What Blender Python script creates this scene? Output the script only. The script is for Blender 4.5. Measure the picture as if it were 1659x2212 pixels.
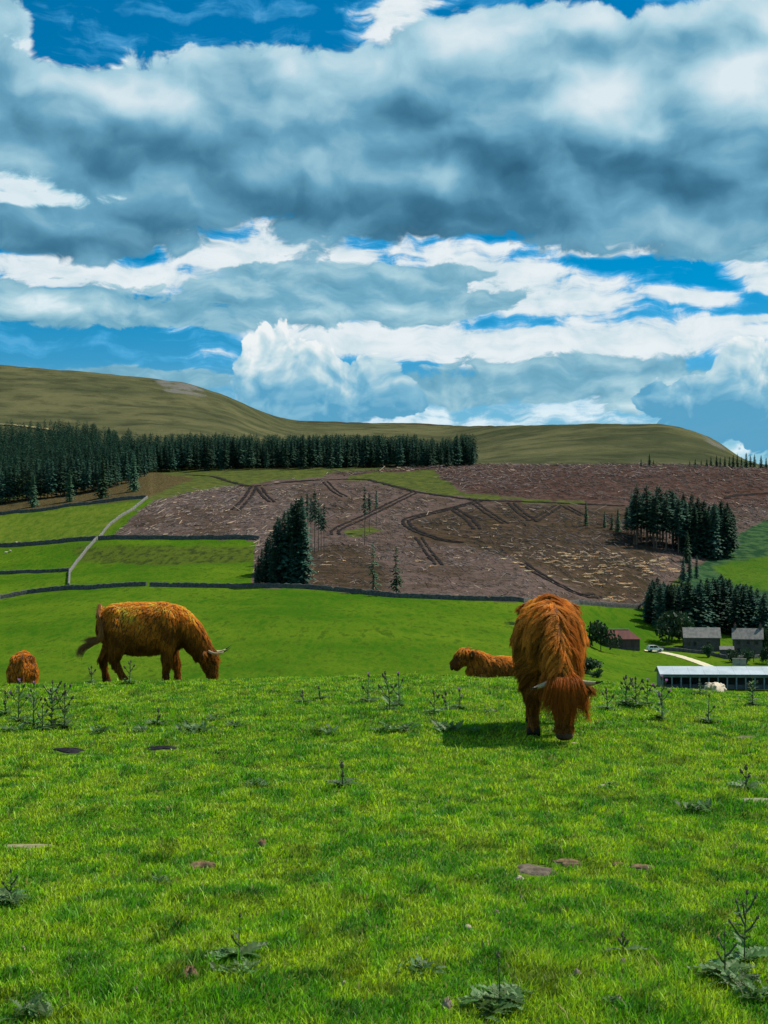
import bpy, bmesh, math, random
import numpy as np
from mathutils import Vector, Matrix

for o in list(bpy.data.objects):
    bpy.data.objects.remove(o)
scene = bpy.context.scene
COL = scene.collection
R = math.radians

# ------------------------------------------------------------------ camera
FP, CX, HZ, EYE = 3000.0, 829.5, 1236.0, 1.6      # focal length / centre / horizon row (1659 x 2212 grid), eye height
cam_d = bpy.data.cameras.new('camera')
cam = bpy.data.objects.new('camera', cam_d)
COL.objects.link(cam)
cam.location = (0, 0, EYE)
cam.rotation_euler = (R(90), 0, 0)
cam_d.sensor_fit = 'HORIZONTAL'
cam_d.sensor_width = 36.0
cam_d.lens = 36.0 * FP / 1659.0
cam_d.shift_y = (HZ - 1106.0) / 1659.0
cam_d.clip_start = 0.1
cam_d.clip_end = 20000
scene.camera = cam

# ------------------------------------------------------------------ sun and sky
SUN_AZ, SUN_EL = R(60), R(52)                      # clockwise from +Y
sun_d = bpy.data.lights.new('sun', 'SUN')
sun_d.energy = 5.0
sun_d.angle = R(0.6)
sun_d.color = (1.0, 0.93, 0.80)
sun = bpy.data.objects.new('sun', sun_d)
COL.objects.link(sun)
to_sun = Vector((math.sin(SUN_AZ) * math.cos(SUN_EL), math.cos(SUN_AZ) * math.cos(SUN_EL), math.sin(SUN_EL)))
sun.rotation_euler = to_sun.to_track_quat('Z', 'Y').to_euler()
sun.location = to_sun * 60

scene.view_settings.view_transform = 'Standard'
scene.view_settings.look = 'None'
scene.view_settings.gamma = 1.0
scene.view_settings.exposure = 0.22
scene.view_settings.use_curve_mapping = False
scene.cycles.max_bounces = 4
scene.cycles.diffuse_bounces = 2
scene.cycles.glossy_bounces = 2
scene.cycles.transmission_bounces = 3
scene.cycles.caustics_reflective = False
scene.cycles.caustics_refractive = False


def lin(r, g, b):
    return tuple(((c / 255.0) / 12.92 if c / 255.0 <= 0.04045 else ((c / 255.0 + 0.055) / 1.055) ** 2.4) for c in (r, g, b))


class S:
    """float socket with arithmetic"""
    nt = None

    def __init__(self, sock):
        self.s = sock

    @staticmethod
    def m(op, *a, clamp=False):
        n = S.nt.nodes.new('ShaderNodeMath')
        n.operation = op
        n.use_clamp = clamp
        for i, x in enumerate(a):
            if isinstance(x, S):
                S.nt.links.new(x.s, n.inputs[i])
            else:
                n.inputs[i].default_value = x
        return S(n.outputs[0])

    def __add__(self, o): return S.m('ADD', self, o)
    def __radd__(self, o): return S.m('ADD', self, o)
    def __sub__(self, o): return S.m('SUBTRACT', self, o)
    def __rsub__(self, o): return S.m('SUBTRACT', o, self)
    def __mul__(self, o): return S.m('MULTIPLY', self, o)
    def __rmul__(self, o): return S.m('MULTIPLY', self, o)
    def __truediv__(self, o): return S.m('DIVIDE', self, o)
    def max(self, o): return S.m('MAXIMUM', self, o)
    def min(self, o): return S.m('MINIMUM', self, o)

    def step(self, a, b, lo=0.0, hi=1.0):
        n = S.nt.nodes.new('ShaderNodeMapRange')
        n.interpolation_type = 'SMOOTHSTEP'
        S.nt.links.new(self.s, n.inputs[0])
        for i, x in enumerate((a, b, lo, hi)):
            n.inputs[1 + i].default_value = x
        return S(n.outputs[0])


def xyz(a, b, c=0.0):
    n = S.nt.nodes.new('ShaderNodeCombineXYZ')
    for i, x in enumerate((a, b, c)):
        if isinstance(x, S):
            S.nt.links.new(x.s, n.inputs[i])
        else:
            n.inputs[i].default_value = x
    return n.outputs[0]


def noise(vec, scale, detail=6.0, rough=0.55, dist=0.0, out='Fac', dim='2D'):
    n = S.nt.nodes.new('ShaderNodeTexNoise')
    n.noise_dimensions = dim
    S.nt.links.new(vec, n.inputs['Vector'])
    n.inputs['Scale'].default_value = scale
    n.inputs['Detail'].default_value = detail
    n.inputs['Roughness'].default_value = rough
    n.inputs['Distortion'].default_value = dist
    return S(n.outputs['Fac']) if out == 'Fac' else n.outputs['Color']


def billow(vec, scale, detail=4.0, rough=0.5):
    n = S.nt.nodes.new('ShaderNodeTexVoronoi')
    n.voronoi_dimensions = '2D'
    n.feature = 'SMOOTH_F1'
    n.normalize = True
    S.nt.links.new(vec, n.inputs['Vector'])
    n.inputs['Scale'].default_value = scale
    n.inputs['Detail'].default_value = detail
    n.inputs['Roughness'].default_value = rough
    n.inputs['Smoothness'].default_value = 0.35
    return 1.0 - S(n.outputs['Distance'])


def mixc(fac, a, b):
    n = S.nt.nodes.new('ShaderNodeMix')
    n.data_type = 'RGBA'
    if isinstance(fac, S):
        S.nt.links.new(fac.s, n.inputs[0])
    else:
        n.inputs[0].default_value = fac
    for i, x in ((6, a), (7, b)):
        if isinstance(x, tuple):
            n.inputs[i].default_value = (*x[:3], 1)
        else:
            S.nt.links.new(x, n.inputs[i])
    return n.outputs[2]


def ramp(fac, stops):
    n = S.nt.nodes.new('ShaderNodeValToRGB')
    S.nt.links.new(fac.s, n.inputs[0])
    e = n.color_ramp.elements
    while len(e) < len(stops):
        e.new(0.5)
    for k, (p, c) in zip(e, stops):
        k.position = p
        k.color = (*c, 1)
    return n.outputs[0]


def build_world():
    w = bpy.data.worlds.new('World')
    scene.world = w
    w.use_nodes = True
    nt = w.node_tree
    S.nt = nt
    nt.nodes.clear()
    STR = 0.1
    tc = nt.nodes.new('ShaderNodeTexCoord')
    sp = nt.nodes.new('ShaderNodeSeparateXYZ')
    nt.links.new(tc.outputs['Generated'], sp.inputs[0])
    dx, dy, dz = (S(sp.outputs[i]) for i in range(3))
    X = S.m('ARCTAN2', dx, dy) * FP               # azimuth, 3000 units per radian
    E = S.m('ARCSINE', dz) * FP                   # elevation, same unit

    sky = nt.nodes.new('ShaderNodeTexSky')
    sky.sky_type = 'NISHITA'
    sky.sun_disc = False
    sky.sun_elevation = SUN_EL
    sky.sun_rotation = SUN_AZ
    sky.altitude = 300
    sky.air_density = 1.0
    sky.dust_density = 0.3
    sky.ozone_density = 3.0
    hs = nt.nodes.new('ShaderNodeHueSaturation')
    hs.inputs['Hue'].default_value = 0.49
    hs.inputs['Saturation'].default_value = 1.7
    hs.inputs['Value'].default_value = 0.78
    nt.links.new(sky.outputs[0], hs.inputs['Color'])
    blue = hs.outputs[0]

    def C(r, g, b):
        return tuple(c / STR for c in lin(r, g, b))

    def at(u, v):
        a = math.atan((u - CX) / FP)
        return FP * a, FP * math.atan((HZ - v) / FP * math.cos(a))

    PX = xyz(X, E)

    def dist(u, v, ru, rv, tilt=0.0):
        """elliptic distance from a place in the sky, 1 on the ellipse"""
        cx, cy = at(u, v)
        if abs(tilt) >= 6:
            c, s = math.cos(R(tilt)), math.sin(R(tilt))
            o = []
            for ax, q, r in ((c, s, ru), (-s, c, rv)):
                n = nt.nodes.new('ShaderNodeVectorMath'); n.operation = 'DOT_PRODUCT'
                nt.links.new(PX, n.inputs[0]); n.inputs[1].default_value = (ax / r, q / r, 0)
                o.append(S(n.outputs['Value']) - (cx * ax + cy * q) / r)
            src = xyz(o[0], o[1])
        else:
            n = nt.nodes.new('ShaderNodeVectorMath'); n.operation = 'MULTIPLY_ADD'
            nt.links.new(PX, n.inputs[0]); n.inputs[1].default_value = (1 / ru, 1 / rv, 0); n.inputs[2].default_value = (-cx / ru, -cy / rv, 0)
            src = n.outputs[0]
        n = nt.nodes.new('ShaderNodeVectorMath'); n.operation = 'LENGTH'
        nt.links.new(src, n.inputs[0])
        return S(n.outputs['Value'])

    def ell(*a):
        return 1.0 - dist(*a)

    def shape(lst):
        r = None
        for e in lst:
            q = dist(*e)
            r = q if r is None else S.m('SMOOTH_MIN', r, q, 0.25)
        return 1.0 - r

    p0 = xyz(X * 0.01, E * 0.01)
    # domain warp
    wn = noise(p0, 0.55, 3, 0.5, out='Color')
    va = nt.nodes.new('ShaderNodeVectorMath'); va.operation = 'MULTIPLY_ADD'
    nt.links.new(wn, va.inputs[0]); va.inputs[1].default_value = (1.3, 0.8, 0); nt.links.new(p0, va.inputs[2])
    pw = va.outputs[0]

    def off(vec, d, mul=(1, 1, 1)):
        n = nt.nodes.new('ShaderNodeVectorMath'); n.operation = 'MULTIPLY_ADD'
        nt.links.new(vec, n.inputs[0]); n.inputs[1].default_value = mul; n.inputs[2].default_value = d
        return n.outputs[0]

    # away from the view the sky goes on with the same kind of broken cloud
    outm = S.m('ABSOLUTE', X).step(850, 1250).max(E.step(1240, 1600))
    lowf = noise(off(p0, (40, 7, 0), (1, 1.6, 1)), 0.12, 3, 0.5)
    gen = (lowf - 0.5) * 4.0 * outm - (1.0 - outm) * 6.0

    # ---- fine wisps common to all the cloud edges
    nfine = noise(off(pw, (3, 1, 0), (1, 1.5, 1)), 1.1, 5, 0.58)
    nbig = noise(off(pw, (11, 5, 0), (0.8, 1.5, 1)), 0.42, 6, 0.55)
    streak = noise(off(pw, (0, 9, 0), (0.32, 2.2, 1)), 0.9, 5, 0.58)

    def spot(*a):
        return dist(*a).step(1.0, 0.0)

    # ---- high thin bright sheet
    sh = shape([(200, 592, 400, 42, 5), (600, 552, 360, 74, 3), (1120, 622, 380, 84, -12), (1230, 738, 640, 66, -2), (820, 738, 420, 56), (1500, 640, 150, 24, -8),
                (1350, 527, 200, 36, -5), (1580, 505, 160, 24, 0), (1650, 600, 110, 46, -24),                 (862, 32, 110, 52, 10), (1600, 690, 160, 14, 3), (1640, 20, 150, 60)])
    d1 = (sh + (streak - 0.5) * 1.9 + (nfine - 0.5) * 1.1).step(-0.22, 0.5)
    d1 = d1.max((streak * 0.6 + nfine * 0.4 - 0.50).step(0.0, 0.16) * 0.34)
    c1 = mixc(d1.step(0.2, 0.9), C(96, 186, 236), mixc((streak * 0.5 + nfine * 0.5).step(0.32, 0.62), C(188, 208, 216), C(219, 226, 229)))
    col = mixc(d1 * 0.97, blue, c1)
    # ---- pale band above the hills
    hz = (E * -1.0).step(-445, -330) * (0.35 + (nfine * 0.5 + streak * 0.5).step(0.38, 0.60) * 0.65)
    col = mixc(hz * 0.9, col, mixc((streak * 0.6 + nfine * 0.4).step(0.40, 0.60), C(122, 182, 210), C(214, 228, 233)))

    # ---- middle grey bank
    sm = shape([(80, 655, 300, 52, 0), (330, 676, 440, 34, 0), (720, 640, 380, 74, -2), (970, 668, 190, 28, 7), (640, 592, 240, 26, 5), (900, 595, 170, 24, -3),
                (1250, 818, 320, 56, 0), (1000, 845, 190, 40, 0), (1480, 838, 220, 52, 0), (1570, 532, 120, 38, 0), (300, 820, 280, 26, -3)])
    nm = noise(off(pw, (23, 2, 0), (1, 2.4, 1)), 0.85, 6, 0.56)
    nm2 = noise(off(pw, (23.16, 2.42, 0), (1, 2.4, 1)), 0.85, 3, 0.5)
    d2 = (sm.max(gen) + (nm - 0.5) * 1.35 + (nfine - 0.5) * 0.45).step(0.0, 0.2)
    l2 = 0.36 + (nm - nm2) * 0.8 + (nfine - 0.5) * 0.22 + spot(100, 655, 200, 46) * 0.42 + spot(780, 675, 360, 26) * 0.16 + spot(1430, 855, 160, 60) * 0.35 - spot(560, 690, 420, 24) * 0.05
    c2 = ramp(l2, [(0.0, C(78, 134, 160)), (0.32, C(112, 164, 186)), (0.62, C(162, 196, 207)), (0.95, C(220, 230, 233))])
    col = mixc(d2 * 0.96, col, c2)

    # ---- heaped cumulus low over the moor
    sc = shape([(586, 768, 54, 60), (635, 815, 104, 72), (790, 832, 86, 56), (700, 868, 190, 50), (830, 870, 90, 40), (560, 830, 55, 60),
                (1620, 800, 74, 64), (1650, 880, 110, 90), (1420, 865, 50, 34), (1540, 900, 120, 50), (1490, 845, 40, 32)])
    bw = billow(off(pw, (7, 3, 0), (1, 1.15, 1)), 1.25, 3, 0.6)
    bw2 = billow(off(pw, (7.16, 3.2, 0), (1, 1.15, 1)), 1.25, 2, 0.5)
    d3 = (sc + (bw - 0.62) * 1.4 + (nfine - 0.5) * 0.6).step(-0.04, 0.07)
    l3 = 0.46 + (bw - bw2) * 1.0 + (nfine - 0.5) * 0.7 + (E - 425.0) * 0.0050
    c3 = ramp(l3, [(0.0, C(82, 150, 184)), (0.3, C(122, 174, 198)), (0.6, C(182, 206, 214)), (0.85, C(224, 228, 229))])
    col = mixc(d3 * 0.98, col, c3)

    # ---- the big dark cloud
    sb = shape([(260, 340, 430, 180, 4), (850, 318, 620, 190, 0), (1420, 325, 480, 195, 0), (1060, 430, 620, 96, 0), (120, 490, 300, 78, 0),
                (1130, 150, 420, 120, 0), (1580, 160, 230, 130, 0), (620, 212, 400, 112, 3), (-20, 110, 80, 170, 0), (60, 330, 260, 120, 0)])
    flash = ((ell(30, 425, 230, 22, -4).max(ell(20, 400, 90, 30, 0)).max(ell(150, 122, 130, 26, -8))) + (streak - 0.5) * 1.5 + (nfine - 0.5) * 1.3).step(0.0, 0.55)
    nlow = noise(off(pw, (11, 5, 0), (0.8, 1.5, 1)), 0.42, 2.5, 0.45)
    nlow2 = noise(off(pw, (11.24, 5.7, 0), (0.8, 1.5, 1)), 0.42, 2.0, 0.45)
    d4 = (sb.max(gen) + (nbig - 0.5) * 1.15 + (nfine - 0.5) * 0.5 + (bw - 0.62) * 0.35).step(0.0, 0.17)
    l4 = (0.30 + E.step(760, 1120) * 0.30 + (bw - bw2) * 0.12 + (nlow - nlow2) * 0.85 + (nbig - 0.5) * 0.42 + (nfine - 0.5) * 0.18
          + spot(1300, 222, 180, 100) * 0.55 + spot(1640, 165, 200, 120) * 0.55 + spot(1600, 315, 130, 75) * 0.2 + spot(730, 165, 230, 110) * 0.2
          + spot(1060, 115, 330, 70) * 0.18 + spot(130, 215, 190, 62) * 0.24 + spot(330, 235, 220, 80, -25) * 0.22 + spot(560, 388, 80, 42) * 0.16 + spot(930, 402, 110, 40) * 0.10
          + spot(100, 480, 380, 110) * 0.12
          - spot(1010, 290, 400, 130) * 0.17 - spot(420, 335, 140, 70) * 0.14 - spot(860, 455, 300, 80) * 0.09 - spot(1250, 425, 440, 100) * 0.10 - spot(40, 275, 150, 50) * 0.12)
    l4 = l4 + outm * 0.1 + flash * 0.62
    c4 = ramp(l4, [(0.0, C(46, 92, 118)), (0.2, C(64, 116, 143)), (0.42, C(98, 152, 178)), (0.66, C(154, 192, 207)), (0.95, C(206, 219, 225))])
    col = mixc(d4 * 0.985, col, c4)

    bg = nt.nodes.new('ShaderNodeBackground')
    bg.inputs['Strength'].default_value = STR
    nt.links.new(col, bg.inputs['Color'])
    out = nt.nodes.new('ShaderNodeOutputWorld')
    nt.links.new(bg.outputs[0], out.inputs[0])
    w.cycles.sampling_method = 'NONE'


build_world()

# ------------------------------------------------------------------ helpers
rng = np.random.default_rng(7)
random.seed(7)


def _hash(ix, iy, seed):
    n = (ix.astype(np.int64) * 374761393 + iy.astype(np.int64) * 668265263 + seed * 1442695041) & 0x7fffffff
    n = ((n ^ (n >> 13)) * 1274126177) & 0x7fffffff
    n = (n ^ (n >> 16)) & 0x7fffffff
    return n / float(0x7fffffff)


def vnoise(x, y, seed=0):
    x = np.asarray(x, float); y = np.asarray(y, float)
    ix, iy = np.floor(x), np.floor(y)
    fx, fy = x - ix, y - iy
    fx = fx * fx * fx * (fx * (fx * 6 - 15) + 10); fy = fy * fy * fy * (fy * (fy * 6 - 15) + 10)
    a, b = _hash(ix, iy, seed), _hash(ix + 1, iy, seed)
    c, d = _hash(ix, iy + 1, seed), _hash(ix + 1, iy + 1, seed)
    return (a * (1 - fx) + b * fx) * (1 - fy) + (c * (1 - fx) + d * fx) * fy


def fbm(x, y, oct=4, seed=0):
    s, a, t = 0.0, 1.0, 0.0
    for i in range(oct):
        s = s + a * vnoise(x * 2 ** i + 17.3 * i, y * 2 ** i - 9.1 * i, seed + i); t += a; a *= 0.5
    return s / t


def sstep(a, b, x):
    t = np.clip((np.asarray(x, float) - a) / (b - a), 0, 1)
    return t * t * (3 - 2 * t)


def link(o, parent=None):
    COL.objects.link(o)
    if parent is not None:
        o.parent = parent
    return o


def tag(o, label=None, cat=None, group=None, kind=None):
    if label: o['label'] = label
    if cat: o['category'] = cat
    if group: o['group'] = group
    if kind: o['kind'] = kind
    return o


def empty(name, loc, rz=0.0, scale=1.0):
    o = bpy.data.objects.new(name, None)
    o.empty_display_size = 0.2
    COL.objects.link(o)
    o.location = loc; o.rotation_euler = (0, 0, rz); o.scale = (scale,) * 3
    return o


def mesh_np(name, verts, faces, mat=None, smooth=False, attrs=None):
    """faces: (n,3) or (n,4) int array; attrs: {name: (n,4) colour per vertex}"""
    verts = np.asarray(verts, np.float32); faces = np.asarray(faces, np.int32)
    me = bpy.data.meshes.new(name)
    k = faces.shape[1]
    me.vertices.add(len(verts)); me.vertices.foreach_set('co', verts.ravel())
    me.loops.add(faces.size); me.loops.foreach_set('vertex_index', faces.ravel())
    me.polygons.add(len(faces)); me.polygons.foreach_set('loop_start', np.arange(0, faces.size, k, dtype=np.int32))
    if smooth:
        me.polygons.foreach_set('use_smooth', np.ones(len(faces), bool))
    me.update(calc_edges=True)
    for an, av in (attrs or {}).items():
        a = me.attributes.new(an, 'FLOAT_COLOR', 'POINT')
        a.data.foreach_set('color', np.asarray(av, np.float32).ravel())
    if mat: me.materials.append(mat)
    return me


def obj(name, me, parent=None, loc=None):
    o = bpy.data.objects.new(name, me)
    link(o, parent)
    if loc is not None: o.location = loc
    return o


class MB:
    """collects simple shapes into one mesh"""
    def __init__(self):
        self.v, self.f = [], []

    def add(self, vs, fs):
        n = len(self.v)
        self.v += [tuple(p) for p in vs]
        self.f += [tuple(i + n for i in f) for f in fs]
        return self

    def box(self, x0, x1, y0, y1, z0, z1):
        vs = [(x, y, z) for z in (z0, z1) for y in (y0, y1) for x in (x0, x1)]
        return self.add(vs, [(0, 2, 3, 1), (4, 5, 7, 6), (0, 1, 5, 4), (2, 6, 7, 3), (0, 4, 6, 2), (1, 3, 7, 5)])

    def prism(self, poly, axis, a, b):
        """poly: 2D outline (counter-clockwise); extruded along axis ('x','y','z') from a to b"""
        n = len(poly)
        def pt(p, t):
            return {'x': (t, p[0], p[1]), 'y': (p[0], t, p[1]), 'z': (p[0], p[1], t)}[axis]
        vs = [pt(p, a) for p in poly] + [pt(p, b) for p in poly]
        fs = [tuple(range(n))[::-1], tuple(range(n, 2 * n))] + [(i, (i + 1) % n, n + (i + 1) % n, n + i) for i in range(n)]
        return self.add(vs, fs)

    def tube(self, pts, rad, seg=6, cap=True):
        pts = [Vector(p) for p in pts]
        rings = []
        for i, p in enumerate(pts):
            t = (pts[min(i + 1, len(pts) - 1)] - pts[max(i - 1, 0)]).normalized()
            a = t.cross(Vector((0.31, 0.95, 0.05))).normalized(); b = t.cross(a)
            r = rad[i] if hasattr(rad, '__len__') else rad
            rings.append([p + (a * math.cos(2 * math.pi * k / seg) + b * math.sin(2 * math.pi * k / seg)) * r for k in range(seg)])
        vs = [q for r_ in rings for q in r_]
        fs = [(i * seg + k, i * seg + (k + 1) % seg, (i + 1) * seg + (k + 1) % seg, (i + 1) * seg + k) for i in range(len(pts) - 1) for k in range(seg)]
        if cap:
            fs += [tuple(range(seg))[::-1], tuple((len(pts) - 1) * seg + k for k in range(seg))]
        return self.add(vs, fs)

    def blob(self, c, r, nu=10, nv=6, jit=0.0, seed=0):
        rr = random.Random(seed)
        vs = [(c[0], c[1], c[2] + r[2])]
        for i in range(1, nv):
            th = math.pi * i / nv
            for k in range(nu):
                ph = 2 * math.pi * k / nu
                j = 1 + rr.uniform(-jit, jit)
                vs.append((c[0] + r[0] * j * math.sin(th) * math.cos(ph), c[1] + r[1] * j * math.sin(th) * math.sin(ph), c[2] + r[2] * j * math.cos(th)))
        vs.append((c[0], c[1], c[2] - r[2]))
        L = len(vs) - 1
        fs = [(0, 1 + k, 1 + (k + 1) % nu) for k in range(nu)]
        for i in range(nv - 2):
            a, b = 1 + i * nu, 1 + (i + 1) * nu
            fs += [(a + k, b + k, b + (k + 1) % nu, a + (k + 1) % nu) for k in range(nu)]
        a = 1 + (nv - 2) * nu
        fs += [(a + k, L, a + (k + 1) % nu) for k in range(nu)]
        return self.add(vs, fs)

    def mesh(self, name, mat, smooth=False):
        me = bpy.data.meshes.new(name)
        me.from_pydata(self.v, [], self.f)
        if smooth:
            me.polygons.foreach_set('use_smooth', np.ones(len(me.polygons), bool))
        me.update()
        if mat: me.materials.append(mat)
        return me

    def build(self, name, mat, parent=None, smooth=False, loc=None):
        return obj(name, self.mesh(name, mat, smooth), parent, loc)


# ------------------------------------------------------------------ materials
def new_mat(name):
    m = bpy.data.materials.new(name)
    m.use_nodes = True
    S.nt = m.node_tree
    b = m.node_tree.nodes['Principled BSDF']
    return m, m.node_tree, b


def tex_pos(nt, kind='Object', scale=(1, 1, 1)):
    t = nt.nodes.new('ShaderNodeTexCoord')
    mp = nt.nodes.new('ShaderNodeMapping')
    mp.inputs['Scale'].default_value = scale
    nt.links.new(t.outputs[kind], mp.inputs[0])
    return mp.outputs[0]


def bump(nt, b, fac, strength, dist):
    n = nt.nodes.new('ShaderNodeBump')
    n.inputs['Strength'].default_value = strength
    n.inputs['Distance'].default_value = dist
    nt.links.new(fac.s, n.inputs['Height'])
    nt.links.new(n.outputs[0], b.inputs['Normal'])


def plain(name, c1, c2=None, scale=3.0, rough=0.85, stretch=(1, 1, 1), bmp=0.0, bdist=0.02, lo=0.35, hi=0.65, metal=0.0, spec=0.3, rand=0.0):
    m, nt, b = new_mat(name)
    c2 = c2 or tuple(c * 0.7 for c in c1)
    n = noise(tex_pos(nt, 'Object', stretch), scale, 6, 0.6, dim='3D')
    col = mixc(n.step(lo, hi), c1, c2)
    if rand:
        oi = nt.nodes.new('ShaderNodeObjectInfo')
        hs = nt.nodes.new('ShaderNodeHueSaturation')
        v = S(oi.outputs['Random']).step(0, 1, 1 - rand, 1 + rand)
        nt.links.new(v.s, hs.inputs['Value'])
        nt.links.new(col, hs.inputs['Color']); col = hs.outputs[0]
    nt.links.new(col, b.inputs['Base Color'])
    b.inputs['Roughness'].default_value = rough
    b.inputs['Metallic'].default_value = metal
    b.inputs['Specular IOR Level'].default_value = spec
    if bmp: bump(nt, b, n, bmp, bdist)
    return m


def leafy(name, c1, c2, scale=2.0, transl=0.35, attr=None, rough=0.55, rand=0.0, spec=0.25):
    """thin foliage: diffuse + translucent"""
    m, nt, b = new_mat(name)
    if attr:
        a = nt.nodes.new('ShaderNodeAttribute'); a.attribute_name = attr
        col = a.outputs['Color']
    else:
        n = noise(tex_pos(nt, 'Object'), scale, 4, 0.6, dim='3D')
        col = mixc(n.step(0.35, 0.65), c1, c2)
    if rand:
        oi = nt.nodes.new('ShaderNodeObjectInfo')
        hs = nt.nodes.new('ShaderNodeHueSaturation')
        v = S(oi.outputs['Random']).step(0, 1, 1 - rand, 1 + rand)
        nt.links.new(v.s, hs.inputs['Value'])
        h = S(oi.outputs['Random']).step(0, 1, 0.485, 0.515)
        nt.links.new(h.s, hs.inputs['Hue'])
        nt.links.new(col, hs.inputs['Color']); col = hs.outputs[0]
    nt.links.new(col, b.inputs['Base Color'])
    b.inputs['Roughness'].default_value = rough
    b.inputs['Specular IOR Level'].default_value = spec
    t = nt.nodes.new('ShaderNodeBsdfTranslucent')
    nt.links.new(col, t.inputs[0])
    mx = nt.nodes.new('ShaderNodeMixShader'); mx.inputs[0].default_value = transl
    nt.links.new(b.outputs[0], mx.inputs[1]); nt.links.new(t.outputs[0], mx.inputs[2])
    nt.links.new(mx.outputs[0], nt.nodes['Material Output'].inputs[0])
    return m


# ------------------------------------------------------------------ terrain: near pasture
def zn(x, y):
    x = np.asarray(x, float); y = np.asarray(y, float)
    s = x / np.maximum(y, 4.0) * FP + CX
    d = y - 20.4 - 0.5 * np.sin(x * 0.45 + 1.0)
    z = -0.15 * (np.sqrt(d * d + 1.0) + d) / 2
    z = z + 0.10 * (fbm(x / 2.6, y / 2.6, 3, 3) - 0.5) + 0.05 * (vnoise(x / 0.5, y / 0.5, 9) - 0.5)
    z = z - 0.11 * sstep(1150, 1600, s) * sstep(12, 20, y) - 0.07 * sstep(260, -60, s) * sstep(12, 20, y)
    z = z + 0.11 * sstep(11, 19, y) * (1 - 0.75 * sstep(1150, 1600, s))
    return z - 0.02


def near(u, v):
    """point of the pasture seen at grid position (u, v)"""
    Y = EYE * FP / (v - HZ)
    for _ in range(12):
        x = (u - CX) / FP * Y
        z = float(zn(x, Y))
        Y = 0.5 * Y + 0.5 * (EYE - z) * FP / (v - HZ)
    x = (u - CX) / FP * Y
    return Vector((x, Y, float(zn(x, Y))))


def near_at(u, Y):
    x = (u - CX) / FP * Y
    return Vector((x, Y, float(zn(x, Y))))


# ------------------------------------------------------------------ terrain: valley and hills
HEAD = [(56, 1640), (100, 1646), (150, 1600), (200, 1532)]
COLS = {
    -1400: HEAD + [(250, 1460), (330, 1330), (430, 1250), (500, 1210), (565, 1150), (650, 1080), (750, 1040), (850, 1010)],
    0: HEAD + [(250, 1468), (330, 1352), (428, 1293), (500, 1242), (565, 1183), (650, 1113), (750, 1062), (850, 1032)],
    150: HEAD + [(250, 1466), (330, 1345), (420, 1274), (495, 1236), (555, 1172), (645, 1095), (750, 1052), (850, 1022)],
    318: HEAD + [(250, 1465), (330, 1338), (412, 1267), (480, 1228), (545, 1165), (640, 1077), (750, 1034), (850, 1015)],
    600: HEAD + [(250, 1463), (330, 1330), (405, 1269), (480, 1212), (545, 1166), (640, 1096), (750, 1042), (850, 1010)],
    860: HEAD + [(250, 1463), (330, 1345), (396, 1289), (480, 1220), (545, 1172), (640, 1104), (750, 1046), (850, 1008)],
    1130: HEAD + [(250, 1468), (330, 1372), (388, 1301), (480, 1225), (545, 1180), (640, 1110), (750, 1048), (850, 1008)],
    1300: HEAD + [(250, 1480), (330, 1430), (390, 1398), (425, 1330), (445, 1305), (520, 1215), (640, 1118), (750, 1052), (850, 1008)],
    1400: HEAD + [(250, 1492), (290, 1484), (340, 1446), (395, 1408), (440, 1340), (520, 1230), (640, 1128), (750, 1056), (850, 1009)],
    1530: HEAD + [(250, 1500), (290, 1490), (340, 1452), (400, 1406), (440, 1362), (520, 1265), (640, 1148), (750, 1064), (850, 1010)],
    1659: HEAD + [(250, 1502), (290, 1492), (340, 1460), (400, 1412), (440, 1372), (520, 1262), (640, 1156), (750, 1074), (850, 1012)],
    2900: HEAD + [(250, 1500), (290, 1490), (340, 1460), (400, 1405), (440, 1365), (520, 1255), (640, 1150), (750, 1074), (850, 1012)],
}
SKYL = [(-1400, 740), (-400, 770), (0, 786), (150, 800), (300, 815), (400, 827), (450, 842), (500, 860), (550, 882), (600, 900), (640, 907), (750, 912), (900, 915),
        (1050, 919), (1200, 917), (1300, 915), (1430, 915), (1480, 925), (1530, 943), (1560, 961), (1600, 990), (1640, 1004), (1700, 1008), (2900, 985)]
YC = [(-1400, 2000), (500, 2000), (650, 2300), (950, 2400), (1080, 1900), (1200, 1650), (1600, 1500), (2900, 1500)]
GU = np.unique(np.concatenate([np.arange(-1400, -60, 40), np.arange(-60, 1720, 6), np.arange(1720, 2901, 40)])).astype(float)
GY = np.exp(np.linspace(math.log(56), math.log(4200), 430))


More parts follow.
